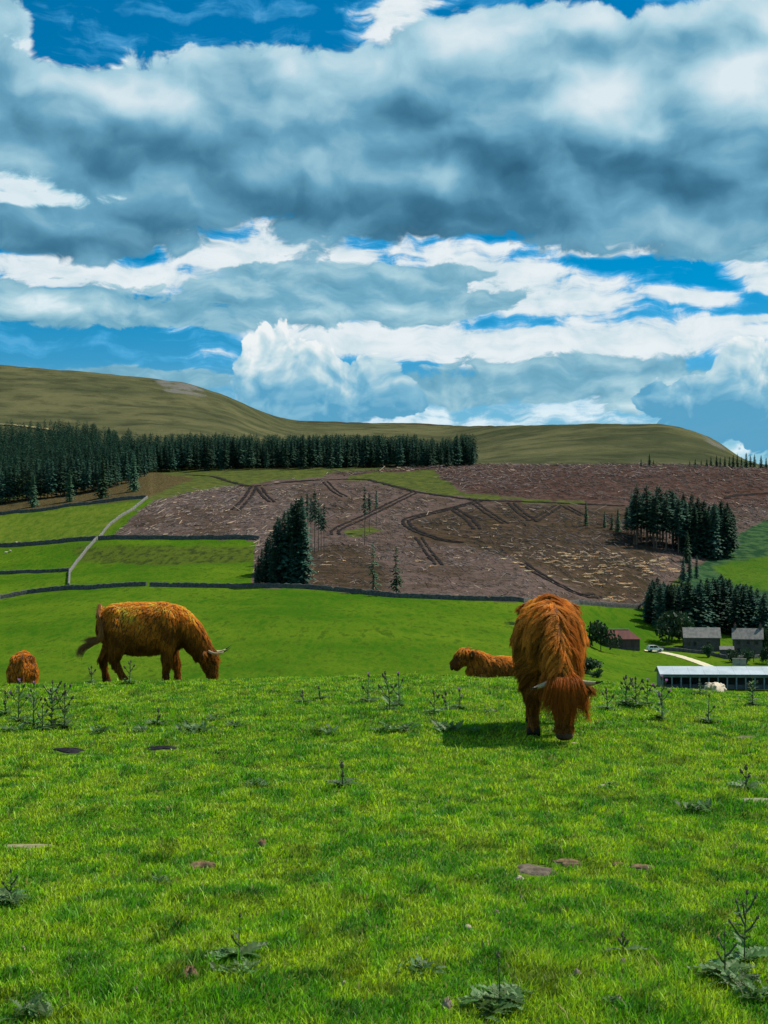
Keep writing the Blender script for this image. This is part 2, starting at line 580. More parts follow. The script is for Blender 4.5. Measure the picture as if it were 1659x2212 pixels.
def build_grid():
    ks = sorted(COLS)
    ly = np.log(GY)
    T = np.array([np.interp(ly, np.log([p[0] for p in COLS[k]]), [p[1] for p in COLS[k]]) for k in ks])      # columns x rows
    V = np.array([np.interp(GU, ks, T[:, j]) for j in range(len(GY))]).T                                       # u x Y
    S_ = np.interp(GU, *zip(*SKYL)); Yc = np.interp(GU, *zip(*YC))
    v850 = V[:, -1]
    t = np.clip((GY[None] - 850) / (Yc[:, None] - 850), 0, 1)
    w = sstep(640, 1080, GU)[:, None]
    g = (1 - w) * t ** 0.88 + w * (0.25 * t + 0.75 * t * t * (3 - 2 * t))
    far = v850[:, None] + (S_ - v850)[:, None] * g
    beyond = np.clip((GY[None] - Yc[:, None]) / 1200, 0, 4)
    far = far + 70 * beyond
    V = np.where(GY[None] > 850, far, V)
    # smooth over distance and, less, over bearing
    k = np.exp(-0.5 * (np.arange(-5, 6) / 2.0) ** 2); k /= k.sum()
    P = np.pad(V, ((0, 0), (5, 5)), 'edge')
    V2 = sum(k[i] * P[:, i:i + V.shape[1]] for i in range(11))
    keep = sstep(0.75, 1.0, t)
    V = V2 * (1 - keep) + V * keep
    P = np.pad(V, ((5, 5), (0, 0)), 'edge')
    V = sum(k[i] * P[i:i + V.shape[0]] for i in range(11))
    Xg = (GU[:, None] - CX) / FP * GY[None]
    Yg = np.broadcast_to(GY[None], Xg.shape)
    Z = EYE + (HZ - V) / FP * GY[None]
    # natural unevenness
    hill = sstep(800, 1300, Yg)
    Z = Z + hill * 9 * (fbm(Xg / 130, Yg / 170, 4, 21) - 0.5) * (1 - 0.6 * sstep(0.8, 1.0, t)) + sstep(380, 460, Yg) * 2.2 * (fbm(Xg / 26, Yg / 26, 4, 31) - 0.5)
    Z = Z + 0.9 * (fbm(Xg / 40, Yg / 40, 3, 41) - 0.5) * sstep(200, 260, Yg)
    return Xg, Yg, Z


GXX, GYY, GZ = build_grid()


def gz(u, Y):
    """terrain height, bearing u and distance Y"""
    u = np.atleast_1d(np.asarray(u, float)); Y = np.atleast_1d(np.asarray(Y, float))
    i = np.clip(np.searchsorted(GU, u) - 1, 0, len(GU) - 2)
    fy = (np.log(np.clip(Y, GY[0], GY[-1])) - math.log(GY[0])) / (math.log(GY[-1]) - math.log(GY[0])) * (len(GY) - 1)
    j = np.clip(fy.astype(int), 0, len(GY) - 2)
    a = np.clip((u - GU[i]) / (GU[i + 1] - GU[i]), 0, 1); b = fy - j
    return (GZ[i, j] * (1 - a) + GZ[i + 1, j] * a) * (1 - b) + (GZ[i, j + 1] * (1 - a) + GZ[i + 1, j + 1] * a) * b


def gxy(x, y):
    return gz(np.asarray(x) / np.asarray(y) * FP + CX, y)


_HY = np.exp(np.linspace(math.log(235), math.log(2400), 1500))


def hit(u, v):
    """first point of the valley side seen at grid position (u, v)"""
    z = gz(np.full(len(_HY), u), _HY)
    vv = HZ - (z - EYE) / _HY * FP
    k = np.argmax(vv <= v)
    Y = _HY[k]
    return Vector(((u - CX) / FP * Y, Y, z[k]))


def far_at(u, Y):
    return Vector(((u - CX) / FP * Y, Y, float(gz(u, Y)[0])))


def in_poly(px, py, poly):
    c = np.zeros(px.shape, bool)
    n = len(poly)
    for i in range(n):
        x0, y0 = poly[i]; x1, y1 = poly[(i + 1) % n]
        m = ((y0 > py) != (y1 > py)) & (px < (x1 - x0) * (py - y0) / (y1 - y0 + 1e-9) + x0)
        c ^= m
    return c


FELLED = [(238, 1163), (300, 1105), (335, 1080), (470, 1048), (530, 1040), (700, 1022), (860, 1012), (1000, 1004), (1800, 1003), (1800, 1110), (1659, 1120), (1600, 1150),
          (1560, 1190), (1480, 1238), (1400, 1300), (1383, 1314), (1250, 1304), (1130, 1301), (1000, 1296), (860, 1290), (760, 1281), (660, 1272), (545, 1269), (552, 1166), (400, 1165)]
GRASSY = [[(330, 1085), (440, 1034), (560, 1022), (700, 1017), (705, 1028), (560, 1042), (420, 1062)], [(735, 1034), (800, 1022), (900, 1018), (965, 1040), (1000, 1066), (1130, 1078), (1130, 1083), (1000, 1076), (880, 1055), (800, 1040)],
          [(740, 1150), (800, 1136), (830, 1148), (760, 1160)], [(1128, 1080), (1262, 1082), (1262, 1090), (1128, 1088)], [(860, 1022), (930, 1014), (960, 1030), (900, 1036)]]
SCRUB = [(-400, 1135), (0, 1112), (80, 1104), (170, 1091), (318, 1075), (420, 1034), (330, 1020), (0, 1085), (-400, 1100)]
BRACKEN = [(1465, 1250), (1560, 1185), (1600, 1145), (1659, 1118), (2200, 1100), (2200, 1330), (1650, 1300), (1500, 1280)]
DARKZ = [[(870, 1132), (960, 1100), (1100, 1090), (1350, 1096), (1420, 1180), (1400, 1300), (1280, 1292), (1130, 1216), (1000, 1178), (900, 1165)], [(660, 1185), (760, 1175), (850, 1228), (830, 1282), (660, 1270)]]
REDZ = [(700, 1026), (860, 1008), (1000, 1000), (1800, 1000), (1800, 1100), (1560, 1098), (1262, 1088), (1030, 1078), (960, 1040), (880, 1022)]
UPPERF = [(-400, 1205), (0, 1183), (210, 1168), (240, 1140), (318, 1076), (170, 1090), (0, 1112), (-400, 1130)]
MEADOW = [(1530, 1225), (1600, 1204), (1700, 1196), (1700, 1285), (1600, 1275)]


def build_terrain():
    nu, ny = GXX.shape
    verts = np.stack([GXX, GYY, GZ], -1).reshape(-1, 3)
    idx = np.arange(nu * ny).reshape(nu, ny)
    quads = np.stack([idx[:-1, :-1], idx[1:, :-1], idx[1:, 1:], idx[:-1, 1:]], -1).reshape(-1, 4)
    u = GU[:, None] + 0 * GYY
    v = HZ - (GZ - EYE) / GYY * FP
    wu = u + 16 * (fbm(GXX / 22, GYY / 22, 3, 51) - 0.5); wv = v + 9 * (fbm(GXX / 22, GYY / 22, 3, 61) - 0.5)
    land = (GYY < 900) & (GYY > 230)
    fell = in_poly(u * 0.7 + wu * 0.3, v * 0.8 + wv * 0.2, FELLED) & (GYY < 930) & (GYY > 230)
    for g in GRASSY:
        fell &= ~in_poly(wu, wv, g)
    rough_g = np.zeros_like(fell)
    for g in GRASSY:
        rough_g |= in_poly(wu, wv, g) & land
    rough_g |= land & ~fell & (wv < 1078) & (wu > 300)
    rough_g |= land & ~fell & (wu > 1385) & (wv < 1320) & ~in_poly(wu, wv, MEADOW)
    scrub = in_poly(wu, wv, SCRUB) & land
    brack = (in_poly(wu, wv, BRACKEN) & land) * (1 - 0.62 * in_poly(wu, wv, MEADOW))
    moor = sstep(820, 900, GYY)
    moor = np.maximum(moor, ((GYY > 640) & (u < 330) & (v < 1090)).astype(float) * 0.7)
    tanm = in_poly(wu, wv, [(150, 1185), (330, 1178), (545, 1180), (545, 1215), (330, 1222), (180, 1215)]) & land
    m1 = np.stack([fell, moor * (1 - fell), np.maximum(brack, 0), scrub], -1).astype(np.float32)
    rock = in_poly(wu, wv, [(330, 818), (400, 827), (440, 840), (450, 856), (400, 852), (360, 846)]) & (GYY > 1200)
    rock = rock | (in_poly(wu, wv, [(1500, 930), (1562, 960), (1570, 975), (1530, 955)]) & (GYY > 1200))
    dark = in_poly(wu, wv, [(640, 904), (1060, 914), (1060, 922), (640, 912)]) & (GYY > 1500)
    m2 = np.stack([rock * 1.0, rough_g * 1.0, tanm * 0.85, dark * 1.0], -1).astype(np.float32)
    dz = np.zeros_like(fell)
    for g in DARKZ: dz |= in_poly(wu, wv, g)
    m3 = np.stack([dz & land, in_poly(wu, wv, REDZ) & land, in_poly(wu, wv, UPPERF) & land, 0 * fell], -1).astype(np.float32)
    # soften masks by one cell
    for m in (m1, m2) + (m3,) * 7:
        for c in range(4):
            a = m[..., c]
            P = np.pad(a, 1, 'edge')
            m[..., c] = (P[:-2, 1:-1] + P[2:, 1:-1] + P[1:-1, :-2] + P[1:-1, 2:] + 2 * a) / 6

    m, nt, b = new_mat('valley_land')
    pos = tex_pos(nt, 'Object')
    def att(n):
        a = nt.nodes.new('ShaderNodeAttribute'); a.attribute_name = n
        s = nt.nodes.new('ShaderNodeSeparateColor'); nt.links.new(a.outputs['Color'], s.inputs[0])
        return S(s.outputs[0]), S(s.outputs[1]), S(s.outputs[2]), S(a.outputs['Alpha'])
    fl, mo, br, sc = att('cover')
    ro, rg, ta, dk = att('cover_more')
    fd, fr, fy, _ = att('felled')
    # mown and grazed fields
    n_lo = noise(pos, 0.03, 4, 0.6, dim='3D'); n_mid = noise(pos, 0.25, 5, 0.6, dim='3D'); n_hi = noise(pos, 1.3, 4, 0.65, dim='3D')
    n_f = noise(tex_pos(nt, 'Object', (0.40, 0.13, 0.13)), 1.0, 5, 0.65, dim='3D')
    field = mixc((n_lo * 0.45 + n_f * 0.55).step(0.38, 0.62), (0.034, 0.098, 0.006), (0.092, 0.152, 0.010))
    field = mixc(n_f.step(0.50, 0.66) * 0.7, field, (0.022, 0.064, 0.006))
    upper = mixc(n_f.step(0.36, 0.62), (0.120, 0.150, 0.020), (0.062, 0.110, 0.012))
    field = mixc(fy.step(0.1, 0.9) * 0.85, field, upper)
    rough_grass = mixc(n_mid.step(0.35, 0.65), (0.085, 0.100, 0.024), (0.045, 0.060, 0.018))
    brown = mixc(n_hi.step(0.35, 0.65), (0.036, 0.026, 0.020), (0.12, 0.088, 0.074))
    brown = mixc(n_mid.step(0.40, 0.62), brown, (0.114, 0.080, 0.070))
    brown = mixc(n_lo.step(0.5, 0.64) * 0.6, brown, (0.050, 0.034, 0.020))
    brown = mixc(fd * 0.85, brown, mixc(n_mid.step(0.4, 0.6), (0.034, 0.027, 0.014), (0.066, 0.044, 0.028)))
    brown = mixc(fr * 0.8, brown, mixc(n_mid.step(0.4, 0.6), (0.040, 0.020, 0.015), (0.085, 0.050, 0.042)))
    big = noise(tex_pos(nt, 'Object', (0.006, 0.008, 0.008)), 1.0, 6, 0.62, dim='3D')
    mot = noise(tex_pos(nt, 'Object', (0.024, 0.018, 0.018)), 1.0, 6, 0.7, dim='3D')
    moorc = mixc(big.step(0.36, 0.62), (0.104, 0.102, 0.048), (0.052, 0.060, 0.030))
    moorc = mixc(mot.step(0.46, 0.66) * 0.6, moorc, (0.026, 0.033, 0.019))
    moorc = mixc(mot.step(0.44, 0.30) * 0.35, moorc, (0.130, 0.115, 0.062))
    col = mixc(rg.step(0.2, 0.8), field, rough_grass)
    col = mixc(ta, col, mixc(n_f.step(0.42, 0.62), (0.070, 0.092, 0.014), (0.028, 0.036, 0.012)))
    col = mixc(mo, col, moorc)
    col = mixc(dk.step(0.2, 0.8) * 0.75, col, (0.045, 0.038, 0.024))
    col = mixc(ro.step(0.1, 0.9) * mot.step(0.42, 0.56), col, (0.13, 0.125, 0.11))
    col = mixc(sc.step(0.2, 0.8), col, mixc(n_hi.step(0.4, 0.6), (0.030, 0.030, 0.014), (0.110, 0.080, 0.036)))
    col = mixc(br.step(0.2, 0.8), col, mixc(n_mid.step(0.38, 0.62), (0.016, 0.046, 0.022), (0.048, 0.096, 0.036)))
    col = mixc(fl.step(0.25, 0.75), col, brown)
    nt.links.new(col, b.inputs['Base Color'])
    b.inputs['Roughness'].default_value = 0.95
    b.inputs['Specular IOR Level'].default_value = 0.0
    hgt = n_mid * 0.6 + n_hi * 0.4 + mot * 4.0 * mo
    bump(nt, b, hgt, 0.9, 0.9)
    me = mesh_np('valley_hillside', verts, quads, m, True, {'cover': m1.reshape(-1, 4), 'cover_more': m2.reshape(-1, 4), 'felled': m3.reshape(-1, 4)})
    o = obj('valley_hillside', me)
    tag(o, 'far valley side of green fields, felled brown slope and moorland hills', 'hillside', kind='structure')
    # plain ground that carries on below and behind everything
    n = 48
    vs = [(0, 0, -70)] + [(16000 * math.cos(2 * math.pi * i / n), 16000 * math.sin(2 * math.pi * i / n), -70) for i in range(n)]
    gm = plain('far_ground', (0.05, 0.08, 0.02), (0.03, 0.05, 0.02), 0.01)
    g = MB().add(vs, [(0, 1 + i, 1 + (i + 1) % n) for i in range(n)]).build('ground', gm)
    tag(g, 'wide low ground carrying on past the valley', 'ground', kind='structure')


build_terrain()


def build_pasture():
    ys = np.concatenate([np.linspace(-24, 3, 28), np.arange(3.1, 24, 0.10), np.linspace(24, 59, 60)])
    xs = np.concatenate([np.linspace(-46, -7.2, 60), np.arange(-7, 7.01, 0.10), np.linspace(7.2, 46, 60)])
    Xn, Yn = np.meshgrid(xs, ys, indexing='ij')
    Z = zn(Xn, Yn)
    idx = np.arange(Xn.size).reshape(Xn.shape)
    q = np.stack([idx[:-1, :-1], idx[1:, :-1], idx[1:, 1:], idx[:-1, 1:]], -1).reshape(-1, 4)
    m, nt, b = new_mat('pasture_soil')
    pos = tex_pos(nt, 'Object')
    n1 = noise(pos, 0.8, 5, 0.6, dim='3D'); n2 = noise(pos, 18, 4, 0.7, dim='3D')
    col = mixc(n1.step(0.4, 0.6), (0.060, 0.120, 0.006), (0.085, 0.140, 0.008))
    col = mixc(n2.step(0.5, 0.7), col, (0.030, 0.036, 0.012))
    nt.links.new(col, b.inputs['Base Color'])
    b.inputs['Roughness'].default_value = 1.0
    b.inputs['Specular IOR Level'].default_value = 0.05
    bump(nt, b, n2, 0.6, 0.02)
    o = obj('pasture', mesh_np('pasture', np.stack([Xn, Yn, Z], -1).reshape(-1, 3), q, m, True))
    tag(o, 'near pasture ground rising to a gentle crest', 'pasture', kind='structure')


build_pasture()


def bare_spots():
    return [(1150, 1878, 44, 17), (1225, 1862, 36, 9), (1388, 1873, 26, 8), (150, 1620, 34, 9), (350, 1616, 30, 7), (1625, 1726, 46, 5), (1610, 1592, 26, 5), (436, 1868, 34, 13), (60, 1826, 55, 5)]


def build_grass():
    n = 460000
    # distances drawn so that the picture is evenly covered
    Y = 4.3 * np.exp(rng.random(n) ** 0.80 * math.log(24.5 / 4.3))
    half = 829.5 / FP * 1.22 + 0.02
    x = (rng.random(n) * 2 - 1) * half * Y
    keep = np.ones(n, bool)
    u = x / Y * FP + CX
    z = zn(x, Y)
    v = HZ + (EYE - z) / Y * FP
    for (bu, bv, ru, rv) in bare_spots():
        d = ((u - bu) / ru) ** 2 + ((v - bv - rv * 0.3) / rv) ** 2
        keep &= d > 0.75 + 0.5 * rng.random(n)
    x, Y, z, u = x[keep], Y[keep], z[keep], u[keep]
    n = len(x)
    patch = 0.20 * fbm(x / 1.2, Y / 1.6, 4, 71) + 0.80 * fbm(x / 0.15, Y / 0.24, 3, 75)                  # lush / sunburnt patches
    tuft = fbm(x / 0.22, Y / 0.26, 3, 81)
    lush = sstep(0.52, 0.70, fbm(x / 0.35 + 50, Y / 0.6, 3, 91))
    h = (0.015 + 0.024 * tuft ** 1.5 + 0.015 * rng.random(n)) * (0.9 + 0.35 * lush)
    h *= 1 + 0.9 * (rng.random(n) > 0.985)
    w = (0.0016 + 0.00026 * Y) * (0.7 + 0.6 * rng.random(n))
    a = rng.random(n) * 2 * math.pi
    lean = (0.25 + 0.75 * rng.random(n)) * h
    la = a + math.pi / 2 + rng.normal(0, 0.5, n)
    lx, ly = np.cos(la) * lean + 0.18 * h, np.sin(la) * lean
    bx, by = np.cos(a) * w, np.sin(a) * w
    base = np.stack([x, Y, z - 0.006], -1)
    side = np.stack([bx, by, 0 * bx], -1)
    mid = base + np.stack([lx * 0.35, ly * 0.35, h * 0.62], -1)
    tip = base + np.stack([lx, ly, h], -1)
    V = np.stack([base - side, base + side, mid - side * 0.75, mid + side * 0.75, tip], 1)
    F = np.array([[0, 1, 2], [1, 3, 2], [2, 3, 4]])
    F = (np.arange(n)[:, None, None] * 5 + F[None]).reshape(-1, 3)
    t = np.clip((patch - 0.32) / 0.28, 0, 1)[:, None]
    r = rng.random((n, 1))
    deep = np.array([[0.070, 0.250, 0.004]]); mid_c = np.array([[0.190, 0.420, 0.004]]); gold = np.array([[0.340, 0.500, 0.010]])
    c = np.where(t < 0.5, deep * (1 - 2 * t) + mid_c * 2 * t, mid_c * (2 - 2 * t) + gold * (2 * t - 1))
    c = c * (1 - 0.15 * lush[:, None]) + np.array([[0.06, 0.28, 0.010]]) * 0.15 * lush[:, None]
    c = c * (0.45 + 1.1 * r)
    speck = sstep(0.66, 0.76, fbm(x / 0.16 + 9, Y / 0.22, 2, 95))[:, None]
    c = c * (1 - 0.45 * speck)
    dry = rng.random((n, 1)) > 0.965
    c = np.where(dry, np.array([[0.34, 0.31, 0.085]]) * (0.6 + 0.6 * r), c)
    C4 = np.concatenate([c, np.ones((n, 1))], 1)
    C4 = np.repeat(C4[:, None], 5, 1).reshape(-1, 4)
    gm = leafy('grass_blade', (0, 0, 0), (0, 0, 0), attr='tint', transl=0.38, rough=0.5, spec=0.3)
    o = obj('grass', mesh_np('grass', V.reshape(-1, 3), F, gm, False, {'tint': C4}))
    tag(o, 'short sunlit grazed grass covering the near pasture', 'grass', kind='stuff')


build_grass()

# ------------------------------------------------------------------ dry stone walls
STONE = plain('wall_stone', (0.055, 0.056, 0.054), (0.115, 0.115, 0.105), 1.6, 0.95, bmp=0.8, bdist=0.12)
STONE_LIT = plain('wall_stone_lit', (0.20, 0.195, 0.175), (0.10, 0.10, 0.09), 1.6, 0.95, bmp=0.8, bdist=0.12)  # wall stone again, sunlit face put into a paler colour


def stone_wall(pix, label, h=1.35, t=0.38, mat=None, seed=0, step=0.8):
    pts = [hit(u, v) for u, v in pix]
    pl = []
    for a, b in zip(pts[:-1], pts[1:]):
        k = max(2, int((b - a).length / step))
        pl += [a.lerp(b, i / k) for i in range(k)]
    pl.append(pts[-1])
    rr = np.random.default_rng(seed)
    ring = []
    for i, p in enumerate(pl):
        d = (pl[min(i + 1, len(pl) - 1)] - pl[max(i - 1, 0)]); d.z = 0; d.normalize()
        nrm = Vector((-d.y, d.x, 0))
        z = float(gxy(p.x, p.y)[0]) - 0.3
        top = h + 0.3 + rr.uniform(-0.13, 0.13) - (0.35 if rr.random() < 0.03 else 0)
        tt = t * (1 + rr.uniform(-0.12, 0.12))
        for sx, zz in ((-1, 0), (-0.85, 0.6 * top), (-0.62, top - 0.12), (-0.25, top), (0.25, top + rr.uniform(-0.06, 0.06)), (0.62, top - 0.12), (0.85, 0.6 * top), (1, 0)):
            ring.append(Vector((p.x, p.y, z + zz)) + nrm * (sx * tt + rr.uniform(-0.03, 0.03)))
    m = MB()
    fs = []
    n = len(pl)
    for i in range(n - 1):
        for k in range(7):
            a = i * 8 + k
            fs.append((a, a + 1, a + 9, a + 8))
    fs += [tuple(range(8))[::-1], tuple((n - 1) * 8 + k for k in range(8))]
    base = pts[0].copy()
    m.add([q - base for q in ring], fs)
    o = m.build('dry_stone_wall', mat or STONE, loc=base)
    tag(o, label, 'wall', 'dry stone walls dividing the valley fields')
    return o


stone_wall([(-60, 1303), (0, 1294), (60, 1283), (110, 1277), (200, 1273), (270, 1267), (316, 1266)], 'dark dry stone wall at the top of the lower field, left of the gateway gap', seed=1)
stone_wall([(324, 1267), (420, 1269), (545, 1270), (660, 1272), (760, 1281), (860, 1291), (1000, 1297), (1130, 1302), (1250, 1305), (1383, 1314)], 'long dark dry stone wall along the foot of the felled slope', seed=2)
stone_wall([(-60, 1243), (0, 1241), (80, 1238), (149, 1234)], 'short dark dry stone wall ending at the pale diagonal wall', seed=3, h=1.2)
stone_wall([(-60, 1187), (0, 1182), (100, 1176), (208, 1167)], 'dark dry stone wall crossing the fields below the sheepfold pasture', seed=4, h=1.7)
stone_wall([(212, 1167), (330, 1165), (450, 1165), (560, 1167)], 'dark dry stone wall under the left part of the felled slope', seed=5, h=1.7)
stone_wall([(148, 1268), (150, 1237), (165, 1217), (185, 1192), (210, 1166), (235, 1137), (262, 1117), (290, 1099), (318, 1077)], 'sunlit grey dry stone wall climbing diagonally between green fields', seed=6, mat=STONE_LIT, h=1.2, t=0.42)
stone_wall([(-60, 1120), (0, 1113), (80, 1106), (170, 1093), (240, 1084), (316, 1077)], 'grey dry stone wall below the brown scrub and plantation edge', seed=7, h=1.5)


# ------------------------------------------------------------------ tracks
PEAT = plain('wet_peat', (0.008, 0.006, 0.006), (0.024, 0.019, 0.017), 0.5, 0.95, spec=0.05)
GRAVEL = plain('track_gravel', (0.62, 0.56, 0.36), (0.46, 0.42, 0.27), 1.2, 0.95)


def ribbon(name, pts3, width, mat, offs=(0.0,), lift=0.16, seed=0, jit=0.25):
    rr = np.random.default_rng(seed)
    pl = []
    for a, b in zip(pts3[:-1], pts3[1:]):
        k = max(2, int((b - a).length / 2.0))
        pl += [a.lerp(b, i / k) for i in range(k)]
    pl.append(pts3[-1])
    m = MB()
    for off in offs:
        vs, fs = [], []
        for i, p in enumerate(pl):
            d = pl[min(i + 2, len(pl) - 1)] - pl[max(i - 2, 0)]; d.z = 0; d.normalize()
            nrm = Vector((-d.y, d.x, 0))
            e0, e1 = off - width / 2 * (1 + rr.uniform(-jit, jit)), off + width / 2 * (1 + rr.uniform(-jit, jit))
            for k in range(3):
                q = p + nrm * (e0 + (e1 - e0) * k / 2)
                z = float(gxy(q.x, q.y)[0])
                vs.append((q.x, q.y, z + (lift if k == 1 else lift - 0.1)))
        for i in range(len(pl) - 1):
            for k in range(2):
                a = i * 3 + k
                fs.append((a, a + 1, a + 4, a + 3))
        m.add(vs, fs)
    o = m.build(name, mat)
    return o


def curve_pts(pix, n=6):
    """smooth (Catmull-Rom) line through grid positions, dropped on the terrain"""
    P = [pix[0]] + list(pix) + [pix[-1]]
    out = []
    for i in range(1, len(P) - 2):
        for k in range(n):
            t = k / n
            q = []
            for c in (0, 1):
                a, b, d, e = P[i - 1][c], P[i][c], P[i + 1][c], P[i + 2][c]
                q.append(0.5 * ((2 * b) + (-a + d) * t + (2 * a - 5 * b + 4 * d - e) * t * t + (-a + 3 * b - 3 * d + e) * t ** 3))
            out.append(tuple(q))
    out.append(pix[-1])
    return [hit(u, v) for u, v in out]


TR = [
    ([(400, 1026), (460, 1030), (492, 1040), (532, 1050), (580, 1048), (620, 1042), (711, 1037), (783, 1036), (819, 1043), (855, 1052), (891, 1061), (945, 1070), (1035, 1081), (1128, 1084), (1262, 1090), (1349, 1093)], 3.0, (0.0,)),
    ([(548, 1052), (532, 1079), (508, 1103)], 1.5, (-1.5, 1.5)),
    ([(560, 1054), (572, 1071), (588, 1085)], 1.4, (-1.3, 1.3)),
    ([(898, 1063), (841, 1091), (783, 1119), (729, 1144), (725, 1156)], 1.3, (-1.5, 1.5)),
    ([(1035, 1083), (963, 1102), (891, 1119), (877, 1129), (895, 1145), (945, 1164), (999, 1174)], 1.6, (-1.3, 1.3)),
    ([(977, 1099), (1010, 1119), (1031, 1144)], 1.7, (-1.6, 1.6)),
    ([(1024, 1086), (1060, 1112), (1093, 1132)], 1.2, (-1.4, 1.4)),
    ([(1104, 1087), (1126, 1108), (1151, 1126)], 1.5, (-1.5, 1.5)),
    ([(1205, 1093), (1176, 1112), (1151, 1127)], 1.5, (-1.5, 1.5)),
    ([(1223, 1095), (1263, 1116)], 1.2, (-1.3, 1.3)),
    ([(905, 1162), (927, 1195), (949, 1221)], 1.1, (-1.2, 1.2)),
    ([(1129, 1217), (1180, 1249), (1255, 1286), (1291, 1287)], 1.5, (-1.3, 1.3)),
    ([(1565, 1077), (1600, 1070), (1690, 1065)], 3.0, (0.0,)),
    ([(702, 1040), (724, 1062), (745, 1074)], 1.0, (-1.3, 1.3)),
]
for i, (pix, w, offs) in enumerate(TR):
    tag(ribbon('vehicle_track', curve_pts(pix), w * 1.0, PEAT, offs, lift=0.34, seed=i, jit=0.55), 'dark wet peat wheel track across the felled slope', 'track', kind='structure')
tag(ribbon('farm_track', curve_pts([(1392, 1406), (1430, 1410), (1470, 1419), (1510, 1432), (1552, 1448)]), 3.0, GRAVEL, lift=0.2, jit=0.08), 'pale gravel track from the farm to the long shed', 'track', kind='structure')
TAN = plain('dry_grass', (0.26, 0.22, 0.09), (0.16, 0.14, 0.06), 0.1, 0.95)
tag(ribbon('moor_path', [far_at(u, Y) for u, Y in ((-60, 1330), (0, 1325), (60, 1312), (110, 1290), (160, 1262))], 7.0, TAN, lift=0.9, jit=0.4), 'pale dry grass path crossing the moor above the plantation', 'path', kind='structure')


